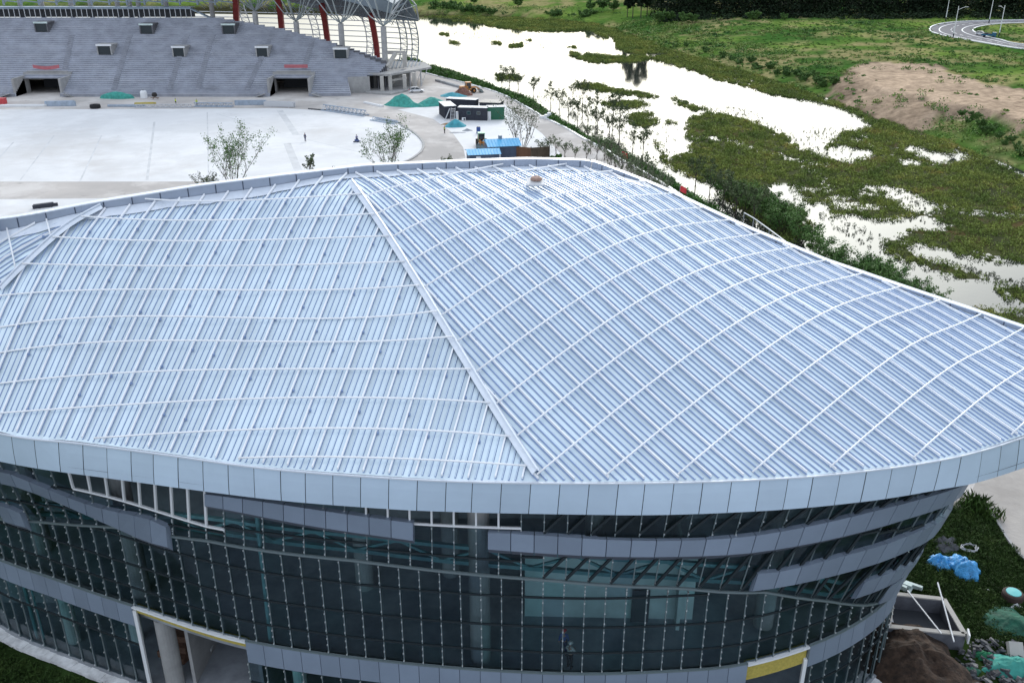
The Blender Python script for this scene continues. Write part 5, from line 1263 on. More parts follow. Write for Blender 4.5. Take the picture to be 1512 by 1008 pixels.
# ------------------------------------------------------------------ people
M['skin'] = mat('skin', (0.42, 0.27, 0.20), .6); M['hair'] = mat('hair', (0.02, 0.016, 0.014), .7)
def cloth(n, c): 
    if n not in M: M[n] = mat(n, c, .85, var=.15, scale=6)
    return M[n]
def skinmesh(name, pts, edges, rad, m, parent, sub=1):
    me = bpy.data.meshes.new(name); off = wloc(parent)
    me.from_pydata([tuple(p) for p in pts], edges, []); me.materials.append(m)
    o = bpy.data.objects.new(name, me); COL.objects.link(o); o.parent = parent
    md = o.modifiers.new('Skin', 'SKIN'); md.use_smooth_shade = True
    sv_ = me.skin_vertices[0].data
    for i, r in enumerate(rad): sv_[i].radius = (r, r) if not isinstance(r, tuple) else r
    sv_[0].use_root = True
    ss = o.modifiers.new('Subsurf', 'SUBSURF'); ss.levels = sub; ss.render_levels = sub
    return o
def person(label, loc, rz, shirt, trousers, helmet=None, vest=None, pose='stand', group=None, h=1.72, fingers=False):
    t = thing('person', label, 'person', loc, group); t.rotation_euler = (0, 0, rz); k = h / 1.72; t.scale = (k, k, k)
    sit = pose == 'sit'
    hipz = .92 if not sit else .62
    J = {}
    J['pel'] = (0, 0, hipz); J['waist'] = (0, .0, hipz + .16); J['chest'] = (0, -.01, hipz + .36); J['neck'] = (0, 0, hipz + .54); J['chin'] = (0, -.02, hipz + .62); J['head'] = (0, -.03, hipz + .72); J['crown'] = (0, -.02, hipz + .79)
    for s, n in ((-1, 'l'), (1, 'r')):
        J[n + 'hip'] = (s * .09, 0, hipz - .04)
        if sit: J[n + 'knee'] = (s * .14, -.42, hipz - .05); J[n + 'ank'] = (s * .15, -.48, hipz - .45); J[n + 'toe'] = (s * .16, -.66, hipz - .50)
        else:
            st = .10 * s if pose == 'walk' else .02 * s
            J[n + 'knee'] = (s * .10, -.03 - st * .6, .50); J[n + 'ank'] = (s * .11, .03 - st, .09); J[n + 'toe'] = (s * .12, -.15 - st, .035)
        J[n + 'sh'] = (s * .17, 0, hipz + .49)
        if sit: J[n + 'elb'] = (s * .26, -.12, hipz + .25); J[n + 'wri'] = (s * .20, -.36, hipz + .22); J[n + 'hand'] = (s * .18, -.44, hipz + .21)
        elif pose == 'work': J[n + 'elb'] = (s * .25, -.06, hipz + .23); J[n + 'wri'] = (s * .14, -.28, hipz + .20); J[n + 'hand'] = (s * .09, -.35, hipz + .20)
        else: J[n + 'elb'] = (s * .24, .03, hipz + .22); J[n + 'wri'] = (s * .26, -.05, hipz - .02); J[n + 'hand'] = (s * .26, -.08, hipz - .10)
    rad = dict(pel=(.135, .105), waist=(.125, .095), chest=(.15, .105), neck=.055, chin=.07, head=(.082, .098), crown=.06, hip=.088, knee=.058, ank=.04, toe=.035, sh=.062, elb=.043, wri=.03, hand=.036)
    def R_(n): 
        q_ = n[1:] if n[0] in 'lr' and n[1:] in rad else n
        return rad[q_]
    E = [('pel', 'waist'), ('waist', 'chest'), ('chest', 'neck'), ('neck', 'chin'), ('chin', 'head'), ('head', 'crown')]
    for n in 'lr': E += [('pel', n + 'hip'), (n + 'hip', n + 'knee'), (n + 'knee', n + 'ank'), (n + 'ank', n + 'toe'), ('chest', n + 'sh'), (n + 'sh', n + 'elb'), (n + 'elb', n + 'wri'), (n + 'wri', n + 'hand')]
    extra = []
    names = list(J)
    def build(nm, sub, m, grow):
        ids = {n: i for i, n in enumerate(sub)}
        ed = [(ids[a], ids[b_]) for a, b_ in E if a in ids and b_ in ids]
        rr = [tuple(np.array(R_(n)) * np.ones(2) + grow) for n in sub]
        return skinmesh(nm, [J[n] for n in sub], ed, rr, m, t)
    if fingers:
        for n, s in (('l', -1), ('r', 1)):
            w = Vector(J[n + 'hand']); d = (w - Vector(J[n + 'wri'])).normalized(); sd = d.cross(Vector((0, 0, 1)))
            if sd.length < .3: sd = Vector((1, 0, 0)) * s
            sd.normalize()
            for f in range(5):
                off = (f - 1.5) * .019 if f < 4 else -.04
                l_ = [.055, .065, .06, .048, .045][f]; nm = n + 'f%d' % f
                J[nm + 'a'] = tuple(w + sd * off + d * (.015 if f < 4 else -.02)); J[nm + 'b'] = tuple(w + sd * (off * 1.15) + d * (.015 + l_ * .6 if f < 4 else .02)); J[nm + 'c'] = tuple(w + sd * (off * 1.2) + d * (.015 + l_ if f < 4 else .04) + Vector((0, -.012, -.012)))
                for q_, r0 in (('a', .0095), ('b', .0085), ('c', .0075)): rad[nm + q_] = r0
                E.extend([(n + 'hand', nm + 'a'), (nm + 'a', nm + 'b'), (nm + 'b', nm + 'c')])
        names = list(J)
    def R_(n):
        if n in rad: return rad[n]
        return rad[n[1:]]
    build('body', names, M['skin'], 0)
    build('trousers', ['pel', 'lhip', 'rhip', 'lknee', 'rknee', 'lank', 'rank'], trousers, .014)
    build('shirt', ['chest', 'waist', 'pel', 'neck', 'lsh', 'rsh', 'lelb', 'relb'] + (['lwri', 'rwri']), shirt, .013)
    if vest: build('vest', ['chest', 'waist', 'pel', 'lsh', 'rsh'], vest, .024)
    b_ = MB()
    for n in 'lr': a = Vector(J[n + 'ank']); c = Vector(J[n + 'toe']); b_.ball((a + c) / 2 + Vector((0, 0, -.02)), .075, 8, 6, (.75, 1.75, .8))
    o = b_.build('shoes', M['hair']); o.parent = t
    hd = Vector(J['head'])
    hb = MB(); hb.ball(hd + Vector((0, .015, .045)), .118, 12, 8, (.92, 1.05, .95) if helmet else (.86, .98, .8))
    if helmet: hb.lathe(hd + Vector((0, -.01, .035)), [(.145, 0), (.15, .012), (.12, .03)], 14)
    o = hb.build('helmet' if helmet else 'hair', helmet or M['hair']); o.parent = t
    fm = MB(); fm.ball(hd + Vector((0, -.098, -.015)), .018, 6, 5, (.8, 1, 1.3)); o = fm.build('nose', M['skin']); o.parent = t
    fm = MB()
    for s in (-1, 1): fm.ball(hd + Vector((s * .032, -.088, .01)), .010, 6, 5)
    fm.box(hd + Vector((0, -.088, -.05)), .045, .012, .008); o = fm.build('face', M['hair']); o.parent = t
    return t
navy = cloth('navy_cloth', (0.03, 0.045, 0.11)); dark = cloth('dark_cloth', (0.02, 0.022, 0.028)); hiv = cloth('hi_vis', (0.62, 0.78, 0.06)); wcl = cloth('white_cloth', (0.62, 0.63, 0.62)); bluec = cloth('blue_cloth', (0.07, 0.13, 0.35))
redh = mat('red_helmet', (0.55, 0.04, 0.05), .4); whh = mat('white_helmet', (0.8, 0.8, 0.78), .35)
person('person in dark blue standing alone on the white field', g(451, 209, 0), 2.8, navy, navy, h=1.85)
pc = g(527, 209.5, 0)
person('person in blue riding a small machine across the white field', pc + Vector((0, 0, .12)), .5, bluec, navy, pose='sit', h=1.75)
ct = thing('ride_on_machine', 'small blue ride-on machine under a worker on the white field', 'machine', pc)
mb = MB(); mb.box(pc + Vector((0, 0, .38)), .7, 1.1, .25, .5); mb.box(pc + Vector((0, .25, .6)), .45, .4, .2, .5); mb.build('body', cloth('machine_blue', (.08, .12, .3)), ct)
mb = MB()
for a in (.4, 2.2, 3.6, 5.3): mb.lathe(pc + Vector((math.cos(a) * .55, math.sin(a) * .6, 0)), [(.28, .02), (.3, .12), (.25, .2)], 10)
mb.build('rotor', M['fascia_gap'], ct); mb = MB(); mb.bar(pc + Vector((0, -.3, .5)), pc + Vector((.1, -.6, 1.0)), .06); mb.bar(pc + Vector((-.2, -.6, 1.0)), pc + Vector((.35, -.6, 1.0)), .05); mb.build('handlebar', M['frame'], ct)
person('person in yellow vest standing on the yard near the small blue-covered heap', g(656.5, 197, 0), 2.2, dark, dark, helmet=redh, vest=hiv)
person('person in yellow vest at the foot of the terraces, left of two', g(260, 155, 0), 2.5, hiv, dark, vest=hiv, pose='walk')
person('person in yellow vest at the foot of the terraces, right of two', g(291, 156, 0), .5, hiv, navy, vest=hiv)
P1 = g(841, 985, 6.32); P2 = g(832, 966, 6.32)
person('person in white shirt and white helmet behind the glass front', P1, 2.6, wcl, dark, helmet=whh, pose='work', fingers=True)
person('person in blue shirt and red helmet behind the glass front', P2, 3.0, bluec, navy, helmet=redh, fingers=True)

# ------------------------------------------------------------------ vehicles
M['tyre'] = mat('tyre', (0.015, 0.015, 0.016), .9); M['glassd'] = mat('car_glass', (0.02, 0.025, 0.03), .08, spec=.8); M['carw'] = mat('white_car_paint', (0.78, 0.78, 0.79), .25, spec=.6); M['chrome'] = mat('wheel_rim', (.5, .5, .52), .35, .8); M['lampr'] = mat('tail_lamp', (.4, .02, .02), .3); M['lampw'] = mat('head_lamp', (.8, .8, .8), .2)
def car(label, loc, rz, paint, name='parked_car', L_=4.5, W_=1.8, H_=1.55):
    t = thing(name, label, 'car', loc); t.rotation_euler = (0, 0, rz)
    prof = [(-.5, .28), (-.5, .58), (-.47, .70), (-.42, .74)]; n = 15
    xs_ = np.linspace(-.5, .5, n); top = np.interp(xs_, [-.5, -.47, -.40, -.15, .12, .30, .33, .47, .5], [.55, .80, .86, .90, .90, .85, .80, .62, .45]); wid = np.interp(xs_, [-.5, -.44, -.3, .3, .44, .5], [.80, .95, 1, 1, .93, .72])
    mb = MB(); rows = []
    for x, tz, w in zip(xs_, top, wid):
        y = W_ / 2 * w; z = tz * H_ * .66
        rows.append([(x * L_, -y, .28), (x * L_, -y, z * .72), (x * L_, -y * .94, z * .95), (x * L_, -y * .6, z), (x * L_, y * .6, z), (x * L_, y * .94, z * .95), (x * L_, y, z * .72), (x * L_, y, .28)])
    mb.grid(rows, close=True); mb.face(rows[0][::-1]); mb.face(rows[-1]); o = mb.build('body', paint, None, True); o.parent = t
    gx = np.array([-.46, -.36, -.05, .10, .27]); gz = np.array([.62, .97, 1.0, .97, .60]); gw = np.array([.86, .70, .70, .70, .86])
    mb = MB(); mb.grid([[(x * L_, -W_ / 2 * .88, .88), (x * L_, -W_ / 2 * w, H_ * z), (x * L_, W_ / 2 * w, H_ * z), (x * L_, W_ / 2 * .88, .88)] for x, z, w in zip(gx, gz, gw)]); o = mb.build('cabin_glass', M['glassd']); o.parent = t
    mb = MB(); mb.grid([[(x * L_, -W_ / 2 * .72, H_ * z + .012), (x * L_, W_ / 2 * .72, H_ * z + .012)] for x, z in zip(np.array([-.37, -.05, .11]), (.97, 1.0, .965))])
    for x in (-.36, -.08, .10):
        for s in (-1, 1): mb.bar((x * L_, s * W_ / 2 * .71, H_ * .97), ((x + .1 if x > 0 else x - .06) * L_, s * W_ / 2 * .89, .9), .07)
    o = mb.build('roof', paint); o.parent = t
    for x in (-.31, .31):
        for s in (-1, 1):
            mb = MB(); c = Vector((x * L_, s * (W_ / 2 - .1), .33)); vs = []
            mb.tube([c - Vector((0, .11, 0)), c + Vector((0, .11, 0))], .33, 16); w = mb.build('wheel', M['tyre']); w.parent = t
            mb = MB(); mb.tube([c + Vector((0, s * .10, 0)), c + Vector((0, s * .125, 0))], .2, 12); r = mb.build('rim', M['chrome']); r.parent = w
    for s in (-1, 1):
        mb = MB(); mb.box((L_ * .485, s * W_ * .34, .66), .12, .36, .15); o = mb.build('headlight', M['lampw']); o.parent = t
        mb = MB(); mb.box((-L_ * .492, s * W_ * .38, .8), .1, .25, .22); o = mb.build('tail_light', M['lampr']); o.parent = t
    return t
car('white estate car parked beside the end pavilion of the grandstand', g(615, 136.5, 0), .25, M['carw'])
pr = hwI * .78 + hwO * .22
rp = g(1448, 52, ZR + .03); car('small white car on the inner edge of the road bend', rp, -.65, M['carw'], 'moving_car', 4.6, 1.8, 1.6)
t = thing('light_truck', 'blue light truck with dark load beside the white car on the road bend', 'truck', g(1460, 55.3, ZR + .03)); t.rotation_euler = (0, 0, -.6)
blu = mat('truck_blue', (0.02, 0.12, 0.20), .35)
def part(mb, nm, m, t): o = mb.build(nm, m); o.parent = t; return o
mb = MB(); mb.box((1.9, 0, 1.15), 1.5, 1.9, 1.5); mb.box((1.75, 0, 1.95), 1.1, 1.75, .25); part(mb, 'cab', blu, t)
mb = MB(); mb.box((2.66, 0, 1.45), .06, 1.6, .6); part(mb, 'windscreen', M['glassd'], t)
mb = MB(); mb.box((-.9, 0, .75), 4, 2, .15); 
for s in (-1, 1): mb.box((-.9, s * .97, 1.05), 4, .06, .5)
mb.box((-2.87, 0, 1.05), .06, 2, .5); part(mb, 'cargo_bed', blu, t)
mb = MB(); mb.box((-.7, 0, 1.2), 2.8, 1.6, .7); mb.box((-1.2, .2, 1.6), 1.2, 1.0, .3); part(mb, 'load', M['hair'], t)
for x in (1.8, -1.8):
    for s in (-1, 1): mb = MB(); mb.tube([(x, s * .8, .4), (x, s * 1.02, .4)], .4, 14); part(mb, 'wheel', M['tyre'], t)
# wheel loader with raised bucket facing the hall
def loader(name, label, loc, rz, body_m, cab_m, s=1.0, cat='loader'):
    t = thing(name, label, cat, loc); t.rotation_euler = (0, 0, rz); t.scale = (s, s, s)
    mb = MB(); mb.box((0, 1.6, 1.35), 1.5, 2.2, 1.1); mb.box((0, 2.5, 1.2), 1.3, .5, .9); mb.box((0, .2, .9), 1.1, 1.6, .5); mb.box((0, -1.2, .95), .9, 1.2, .6); part(mb, 'chassis', body_m, t)
    mb = MB(); mb.box((0, .35, 2.0), 1.35, 1.3, 1.5); part(mb, 'cab_window', M['glassd'], t)
    mb = MB(); mb.box((0, .35, 2.86), 1.6, 1.6, .16)
    for x in (-.68, .68):
        for y in (-.3, 1.0): mb.box((x, y, 2.0), .12, .12, 1.6)
    part(mb, 'cab', cab_m, t)
    for x in (-.95, .95):
        for y in (1.5, -1.1): mb = MB(); mb.tube([(x - .24, y, .68), (x + .24, y, .68)], [.68, .68], 16); w = part(mb, 'wheel', M['tyre'], t); m2 = MB(); m2.tube([(x + (.25 if x > 0 else -.25), y, .68), (x + (.27 if x > 0 else -.27), y, .68)], .3, 12); o = m2.build('rim', body_m); o.parent = w
    for x in (-.4, .4): mb = MB(); mb.bar((x, -.7, 1.5), (x, -2.0, 1.5), .18, .3); mb.bar((x, -2.0, 1.5), (x, -2.9, .8), .18, .28); part(mb, 'lift_arm', body_m, t)
    mb = MB(); P = [(-2.9, 1.15), (-2.75, .75), (-2.85, .4), (-3.2, .2), (-3.9, .15)]
    mb.grid([[(x, y, z) for y, z in P] for x in (-1.3, 1.3)]); mb.grid([[(x, y + .05, z - .06) for y, z in P] for x in (1.3, -1.3)])
    for x in (-1.3, 1.3): mb.face([(x, y, z) for y, z in P] + [(x, -3.3, 1.0)])
    part(mb, 'bucket', M['mull'], t); return t
org = mat('orange_machine_paint', (0.48, 0.20, 0.04), .5, var=.2, scale=3); grn = mat('pale_green_paint', (0.30, 0.50, 0.36), .5)
loader('wheel_loader', 'wheel loader with pale green cab, bucket towards the hall, beside the blue sheds', g(711, 216, 0), .08, org, grn, 1.0)
loader('digger', 'orange digger parked beside the hedge behind the dark cabins', g(693, 137, 0), 1.9, org, org, 1.05, 'digger')
# ------------------------------------------------------------------ cabins, sheds, fence
M['navy'] = mat('navy_cabin_sheet', (0.022, 0.026, 0.042), .5, var=.15, scale=1); M['cabroof'] = mat('cabin_roof', (0.62, 0.63, 0.64), .6, var=.1, scale=.8); M['cabin_green'] = mat('green_cabin_sheet', (0.015, 0.12, 0.065), .5); M['blue_roof'] = mat('blue_roof_sheet', (0.12, 0.46, 0.75), .45, var=.06, scale=.5)
def cabin(label, a, b_, depth, h, wall, roof, name='site_cabin', windows=(), door=None, overhang=.12, group='dark site cabins', open_=False, rib=True):
    """a, b_: front bottom corners on the ground"""
    a = Vector(a); b_ = Vector(b_); d = (b_ - a); L_ = d.length; d.normalize(); n = Vector((-d.y, d.x, 0)); rz = math.atan2(d.y, d.x); c = (a + b_) / 2 + n * depth / 2
    t = thing(name, label, 'cabin', tuple(c), group)
    mb = MB(); mb.box(c + Vector((0, 0, h / 2)), L_, depth, h, rz)
    if rib:
        for k in np.arange(.25, L_, .5): mb.box(a + d * k - n * .02 + Vector((0, 0, h / 2)), .1, .06, h - .2, rz)
        for k in np.arange(.25, depth, .5):
            mb.box(a + n * k - d * .02 + Vector((0, 0, h / 2)), .06, .1, h - .2, rz); mb.box(b_ + n * k + d * .02 + Vector((0, 0, h / 2)), .06, .1, h - .2, rz)
    mb.build('walls', wall, t)
    mb = MB(); mb.box(c + Vector((0, 0, h + .05)), L_ + overhang * 2, depth + overhang * 2, .1, rz); mb.build('roof', roof, t)
    for x in windows: 
        w = MB(); w.box(a + d * x - n * .06 + Vector((0, 0, h * .6)), .9, .05, .8, rz); o = w.build('window', M['mull'], t); w = MB(); w.box(a + d * x - n * .09 + Vector((0, 0, h * .6)), .75, .03, .65, rz); w.build('pane', M['glassd'], o)
    if door is not None: w = MB(); w.box(a + d * door - n * .07 + Vector((0, 0, 1.05)), .9, .06, 2.1, rz); w.build('door', M['white'], t)
    return t
A = g(677, 177.5, 0); B = g(719, 178.5, 0)
cabin('dark navy site cabin with two windows, front one of the group', A, B, 2.5, 3.1, M['navy'], M['cabroof'], windows=(2.6, 5.1))
A2 = g(657, 176.0, 0); A1 = g(648.5, 168.5, 0)
cabin('dark navy site cabin end-on at the left of the group', A1, A2, 2.9, 3.1, M['navy'], M['cabroof'])
C1 = g(659, 160, 0); cabin('dark navy site cabin with white roof edge, rear one of the group', g(659, 163.5, 0), g(702, 166, 0), 2.5, 3.1, M['navy'], M['cabroof'])
cabin('dark-roofed site cabin behind the green container', g(708, 168, 0), g(738, 169, 0), 5.0, 2.8, M['navy'], M['navy'])
cabin('green container cabin with open white door at the right of the group', g(719.8, 177.3, 0), g(744.5, 176.8, 0), 2.5, 3.1, M['cabin_green'], M['cabroof'], door=.4, group=None)
mb = MB(); p = g(726, 178.6, 0); q_ = g(744.5, 176.8, 0)
# ladder stair of the left cabin
t = thing('access_stair', 'grey steel stair leaning at the front of the dark cabins', 'stair', g(664, 178, 0)); p = g(659, 178.5, 0); mb = MB()
for s in (0, 1.0): mb.bar(p + Vector((s + 1.0, -.3, 0)), p + Vector((s + 1.2, 1.5, 2.9)), .12)
for k in range(9): f = k / 9; mb.box(p + Vector((1.5 + .2 * f, -.3 + 1.8 * f, .1 + 2.9 * f)), 1.0, .3, .05)
mb.build('flight', M['steelw'], t); mb = MB(); mb.bar(p + Vector((-.4, 0, 0)), p + Vector((.9, .3, 2.9)), .2); mb.bar(p + Vector((2.6, 0, 0)), p + Vector((2.6, 0, 2.2)), .5, .4); mb.build('prop', M['steelw'], t)
t = thing('air_unit', 'white air conditioner box in front of the dark cabin', 'air conditioner', g(685, 177.8, 0)); mb = MB(); p = g(685, 178.2, 0); mb.box(p + Vector((0, -.4, .45)), .95, .4, .7); mb.build('casing', M['white'], t); mb = MB(); mb.tube([p + Vector((.15, -.6, .45)), p + Vector((.15, -.63, .45))], .24, 14); mb.build('fan_grille', M['frame'], t)
def gable(label, c0, L_, D_, h0, h1, name='blue_roof_shed', rz=0.0, chim=False):
    t = thing(name, label, 'shed', c0, 'blue-roofed sheds'); c = Vector(c0); co, si = math.cos(rz), math.sin(rz)
    W_ = lambda x, y, z: (c[0] + x * co - y * si, c[1] + x * si + y * co, z)
    mb = MB(); mb.box(c + Vector((0, 0, h0 / 2)), L_, D_, h0, rz)
    for k in np.arange(-L_ / 2 + .6, L_ / 2, 1.2): mb.box(W_(k, -D_ / 2 - .02, h0 / 2), .08, .06, h0 - .1, rz)
    mb.build('walls', mat('shed_wall', (0.05, 0.075, 0.12), .6, var=.1, scale=1) if 'shedw' not in M else M['shedw'], t)
    mb = MB(); o = .35; n = 8
    for s in (-1, 1):
        mb.face([W_(-L_ / 2 - o, 0, h1), W_(L_ / 2 + o, 0, h1), W_(L_ / 2 + o, s * (D_ / 2 + o), h0), W_(-L_ / 2 - o, s * (D_ / 2 + o), h0)])
        for k in np.linspace(-L_ / 2 - o, L_ / 2 + o, int(L_ / .5)): mb.bar(W_(k, 0, h1 + .03), W_(k, s * (D_ / 2 + o), h0 + .03), .06, .06)
    mb.face([W_(-L_ / 2, -D_ / 2, h0), W_(-L_ / 2, D_ / 2, h0), W_(-L_ / 2, 0, h1 - .05)]); mb.face([W_(L_ / 2, -D_ / 2, h0), W_(L_ / 2, D_ / 2, h0), W_(L_ / 2, 0, h1 - .05)])
    mb.build('roof', M['blue_roof'], t)
    w = MB(); w.box(W_(-L_ * .2, -D_ / 2 - .05, 1.05), .9, .06, 2.1, rz); w.build('door', M['white'], t)
    if chim: w = MB(); w.box(W_(-.3, .2, h1 + .2), .7, .7, .9, rz); w.build('vent_box', M['steelb'], t)
    return t
M['shedw'] = mat('shed_wall', (0.05, 0.075, 0.12), .6, var=.1, scale=1)
gable('blue-roofed shed with a vent box beside the brown fence', g(741, 235, 0), 6.3, 5.2, 3.2, 4.2, rz=.22, chim=True)
gable('lower blue-roofed shed, left of the two', g(713, 243, 0), 6.0, 4.2, 2.5, 3.2, rz=.18)
t = thing('brown_fence', 'brown weathered sheet fence beside the blue-roofed shed', 'fence', g(785, 236, 0)); M['rust'] = mat('rusty_brown_sheet', (0.15, 0.075, 0.04), .85, var=.3, scale=.8, stretch=(1, 1, .2)); M['rust2'] = mat('dark_brown_sheet', (0.075, 0.055, 0.035), .85, var=.3, scale=.8)
fp = [g(761, 238, 0), g(784, 240, 0), g(811, 238, 0)]
for (a, b_), m in zip(zip(fp[:-1], fp[1:]), (M['rust'], M['rust2'])):
    mb = MB(); mb.bar(a + Vector((0, 0, 1.5)), b_ + Vector((0, 0, 1.5)), .1, 3.0)
    for k in np.arange(0, 1, .09): p = a.lerp(b_, k); mb.box(p + Vector((0, -.06, 1.5)), .12, .08, 2.95)
    mb.build('fence_panel', m, t)
for p in fp: mb = MB(); mb.box(p + Vector((0, .1, 1.6)), .18, .18, 3.2); mb.build('post', M['frame'], t)
# ------------------------------------------------------------------ heaps under netting
M['net_teal'] = mat('teal_netting', (0.05, 0.30, 0.25), .85, var=.25, scale=1.2, bump=.5, bscale=3); M['net_blue'] = mat('blue_green_netting', (0.06, 0.30, 0.36), .85, var=.25, scale=1.2, bump=.5, bscale=3); M['net_green'] = mat('dark_green_netting', (0.012, 0.09, 0.055), .85, var=.4, scale=1.5, bump=.6, bscale=4); M['tarp'] = mat('bright_blue_tarp', (0.06, 0.34, 0.70), .35, var=.25, scale=2.0, bump=1.0, bscale=7)
def heap(name, label, cat, c, rx, ry, h, m, seed=1, rz=0.0, group=None, pk=1.0, n=26, rough=.25, skirt=None):
    r = np.random.default_rng(seed); c = Vector(c); mb = MB(); rows = []; ph = r.uniform(0, 6, 6); n = max(n, 44); K = 16; sc_ = max(rx, ry)
    for i in range(K + 1):
        t_ = i / K; a = 2 * math.pi * np.arange(n) / n; w = 1 + .12 * np.sin(2 * a + ph[0]) + .08 * np.sin(3 * a + ph[1]) + .05 * np.sin(5 * a + ph[2]) + .07 * rough * np.sin(9 * a + ph[4])
        x = t_ * rx * w * np.cos(a); y = t_ * ry * w * np.sin(a); f1 = fbm(x + 50, y + 50, sc_ * .45, seed); f2 = np.abs(fbm(x + 50, y + 50, sc_ * .28, seed + 40) - .5) * 2
        base = (1 - t_ ** 1.5) ** (pk + .25)
        z = h * (base * (1 + rough * 1.3 * (f1 - .5)) - rough * .45 * f2 * (1 - t_) ** .5 + rough * .18) if i < K else np.full(n, -.06)
        z = np.where(t_ > .9, np.minimum(z, h * .12), z)
        rows.append([(c[0] + p * math.cos(rz) - q_ * math.sin(rz), c[1] + p * math.sin(rz) + q_ * math.cos(rz), c[2] + max(zz_, -.06)) for p, q_, zz_ in zip(x, y, z)])
    mb.grid(rows[::-1], close=True); o = mb.build(name, m, None, True); tag(o, label, cat, group); return o
heap('netted_heap', 'tall teal netted earth heap nearest the grandstand pavilion', 'heap', g(594, 156, 0), 4.6, 2.6, 3.0, M['net_teal'], 1, pk=1.15)
heap('netted_heap', 'low teal netted earth heap trailing from the tall teal one', 'heap', g(611, 157.5, 0), 3.4, 1.8, 1.0, M['net_teal'], 2)
heap('netted_heap', 'rounded grey-green netted heap left of the dark cabins', 'heap', g(638, 155, 0), 4.2, 3.4, 2.0, M['net_teal'], 3, pk=.8)
heap('netted_heap', 'small blue-green netted heap with sand showing, in front of the cabin stair', 'heap', g(673, 186.5, 0), 2.8, 1.9, 1.6, M['net_blue'], 4, pk=.9)
heap('sand_heap', 'low brown sand spill at the left end of the small netted heap', 'heap', g(661, 184, 0), 1.8, .9, .45, mat('brown_sand', (.30, .19, .10), .95, var=.2, scale=2), 5)
heap('netted_heap', 'flat blue-green netted heap behind the rear dark cabin', 'heap', g(668, 142, 0), 4.0, 2.4, 1.0, M['net_blue'], 6)
heap('debris_heap', 'rust-brown scrap heap in front of the orange digger', 'heap', g(684, 140, 0), 3.2, 2.2, 1.8, mat('rusty_scrap', (.17, .08, .06), .9, var=.5, scale=2.5), 7, rough=.7)
heap('tarp_heap', 'dark teal covered pile at the foot of the terraces', 'heap', g(173, 145.5, 0), 4.6, 1.3, 1.8, M['net_teal'], 8, pk=.35)
heap('debris_heap', 'grey gravel spill on the yard near the blue barrel', 'heap', g(690, 193, 0), 1.4, .8, .4, M['concd'], 9, rough=.6); heap('debris_heap', 'dark flat patch of gravel left of the grey spill', 'heap', g(675, 196, 0), 2.2, .9, .12, M['concd'], 10, rough=.6)
heap('debris_heap', 'pale rubble heap in front of the lower blue-roofed shed', 'heap', g(690, 244, 0), 3.2, 1.6, 1.1, mat('pale_rubble', (.5, .47, .48), .9, var=.35, scale=3), 11, rough=.9)
t = thing('barrel', 'blue barrel standing behind the wheel loader', 'barrel', g(706.5, 197, 0)); mb = MB(); mb.lathe(g(706.5, 197, 0), [(.45, 0), (.48, .1), (.46, .7), (.48, .75), (.46, 1.4), (.4, 1.5)], 14); mb.build('drum', cloth('barrel_blue', (.04, .08, .25)), t); mb = MB(); mb.lathe(g(706.5, 197, 0) + Vector((0, 0, 1.5)), [(.38, 0), (.36, .06), (.1, .08)], 14); mb.build('lid', M['navy'], t)
# ------------------------------------------------------------------ materials lying along the field edge
def bundle(name, label, cat, p, q_, w, h, m, n=4, lattice=False, group=None):
    p = Vector(p); q_ = Vector(q_); mb = MB(); d = (q_ - p).normalized(); s = Vector((-d.y, d.x, 0))
    if lattice:
        A = [p + s * w / 2, p - s * w / 2, p + Vector((0, 0, h))]; k = max(3, int((q_ - p).length / 1.4))
        for a in A: mb.tube([a + Vector((0, 0, .12)), a + (q_ - p) + Vector((0, 0, .12))], .12, 6)
        for i in range(k):
            for a, b_ in ((0, 2), (2, 1), (1, 0)): mb.bar(A[a] + (q_ - p) * i / k + Vector((0, 0, .12)), A[b_] + (q_ - p) * (i + .5) / k + Vector((0, 0, .12)), .09); mb.bar(A[b_] + (q_ - p) * (i + .5) / k + Vector((0, 0, .12)), A[a] + (q_ - p) * (i + 1) / k + Vector((0, 0, .12)), .09)
    else:
        for i in range(n):
            o = s * w * ((i + .5) / n - .5); e = rnd.uniform(-.5, .5); mb.bar(p + o + d * e + Vector((0, 0, h / 2)), q_ + o + d * e + Vector((0, 0, h / 2 + rnd.uniform(-.05, .12))), w / n * .8, h * rnd.uniform(.8, 1.1))
        for f in (.2, .8): mb.bar(p.lerp(q_, f) - s * w * .6 + Vector((0, 0, .06)), p.lerp(q_, f) + s * w * .6 + Vector((0, 0, .06)), .18, .12)
    o = mb.build(name, m); tag(o, label, cat, group); return o
M['steell'] = mat('light_blue_steel', (.36, .43, .52), .45, .4, var=.15, scale=1)
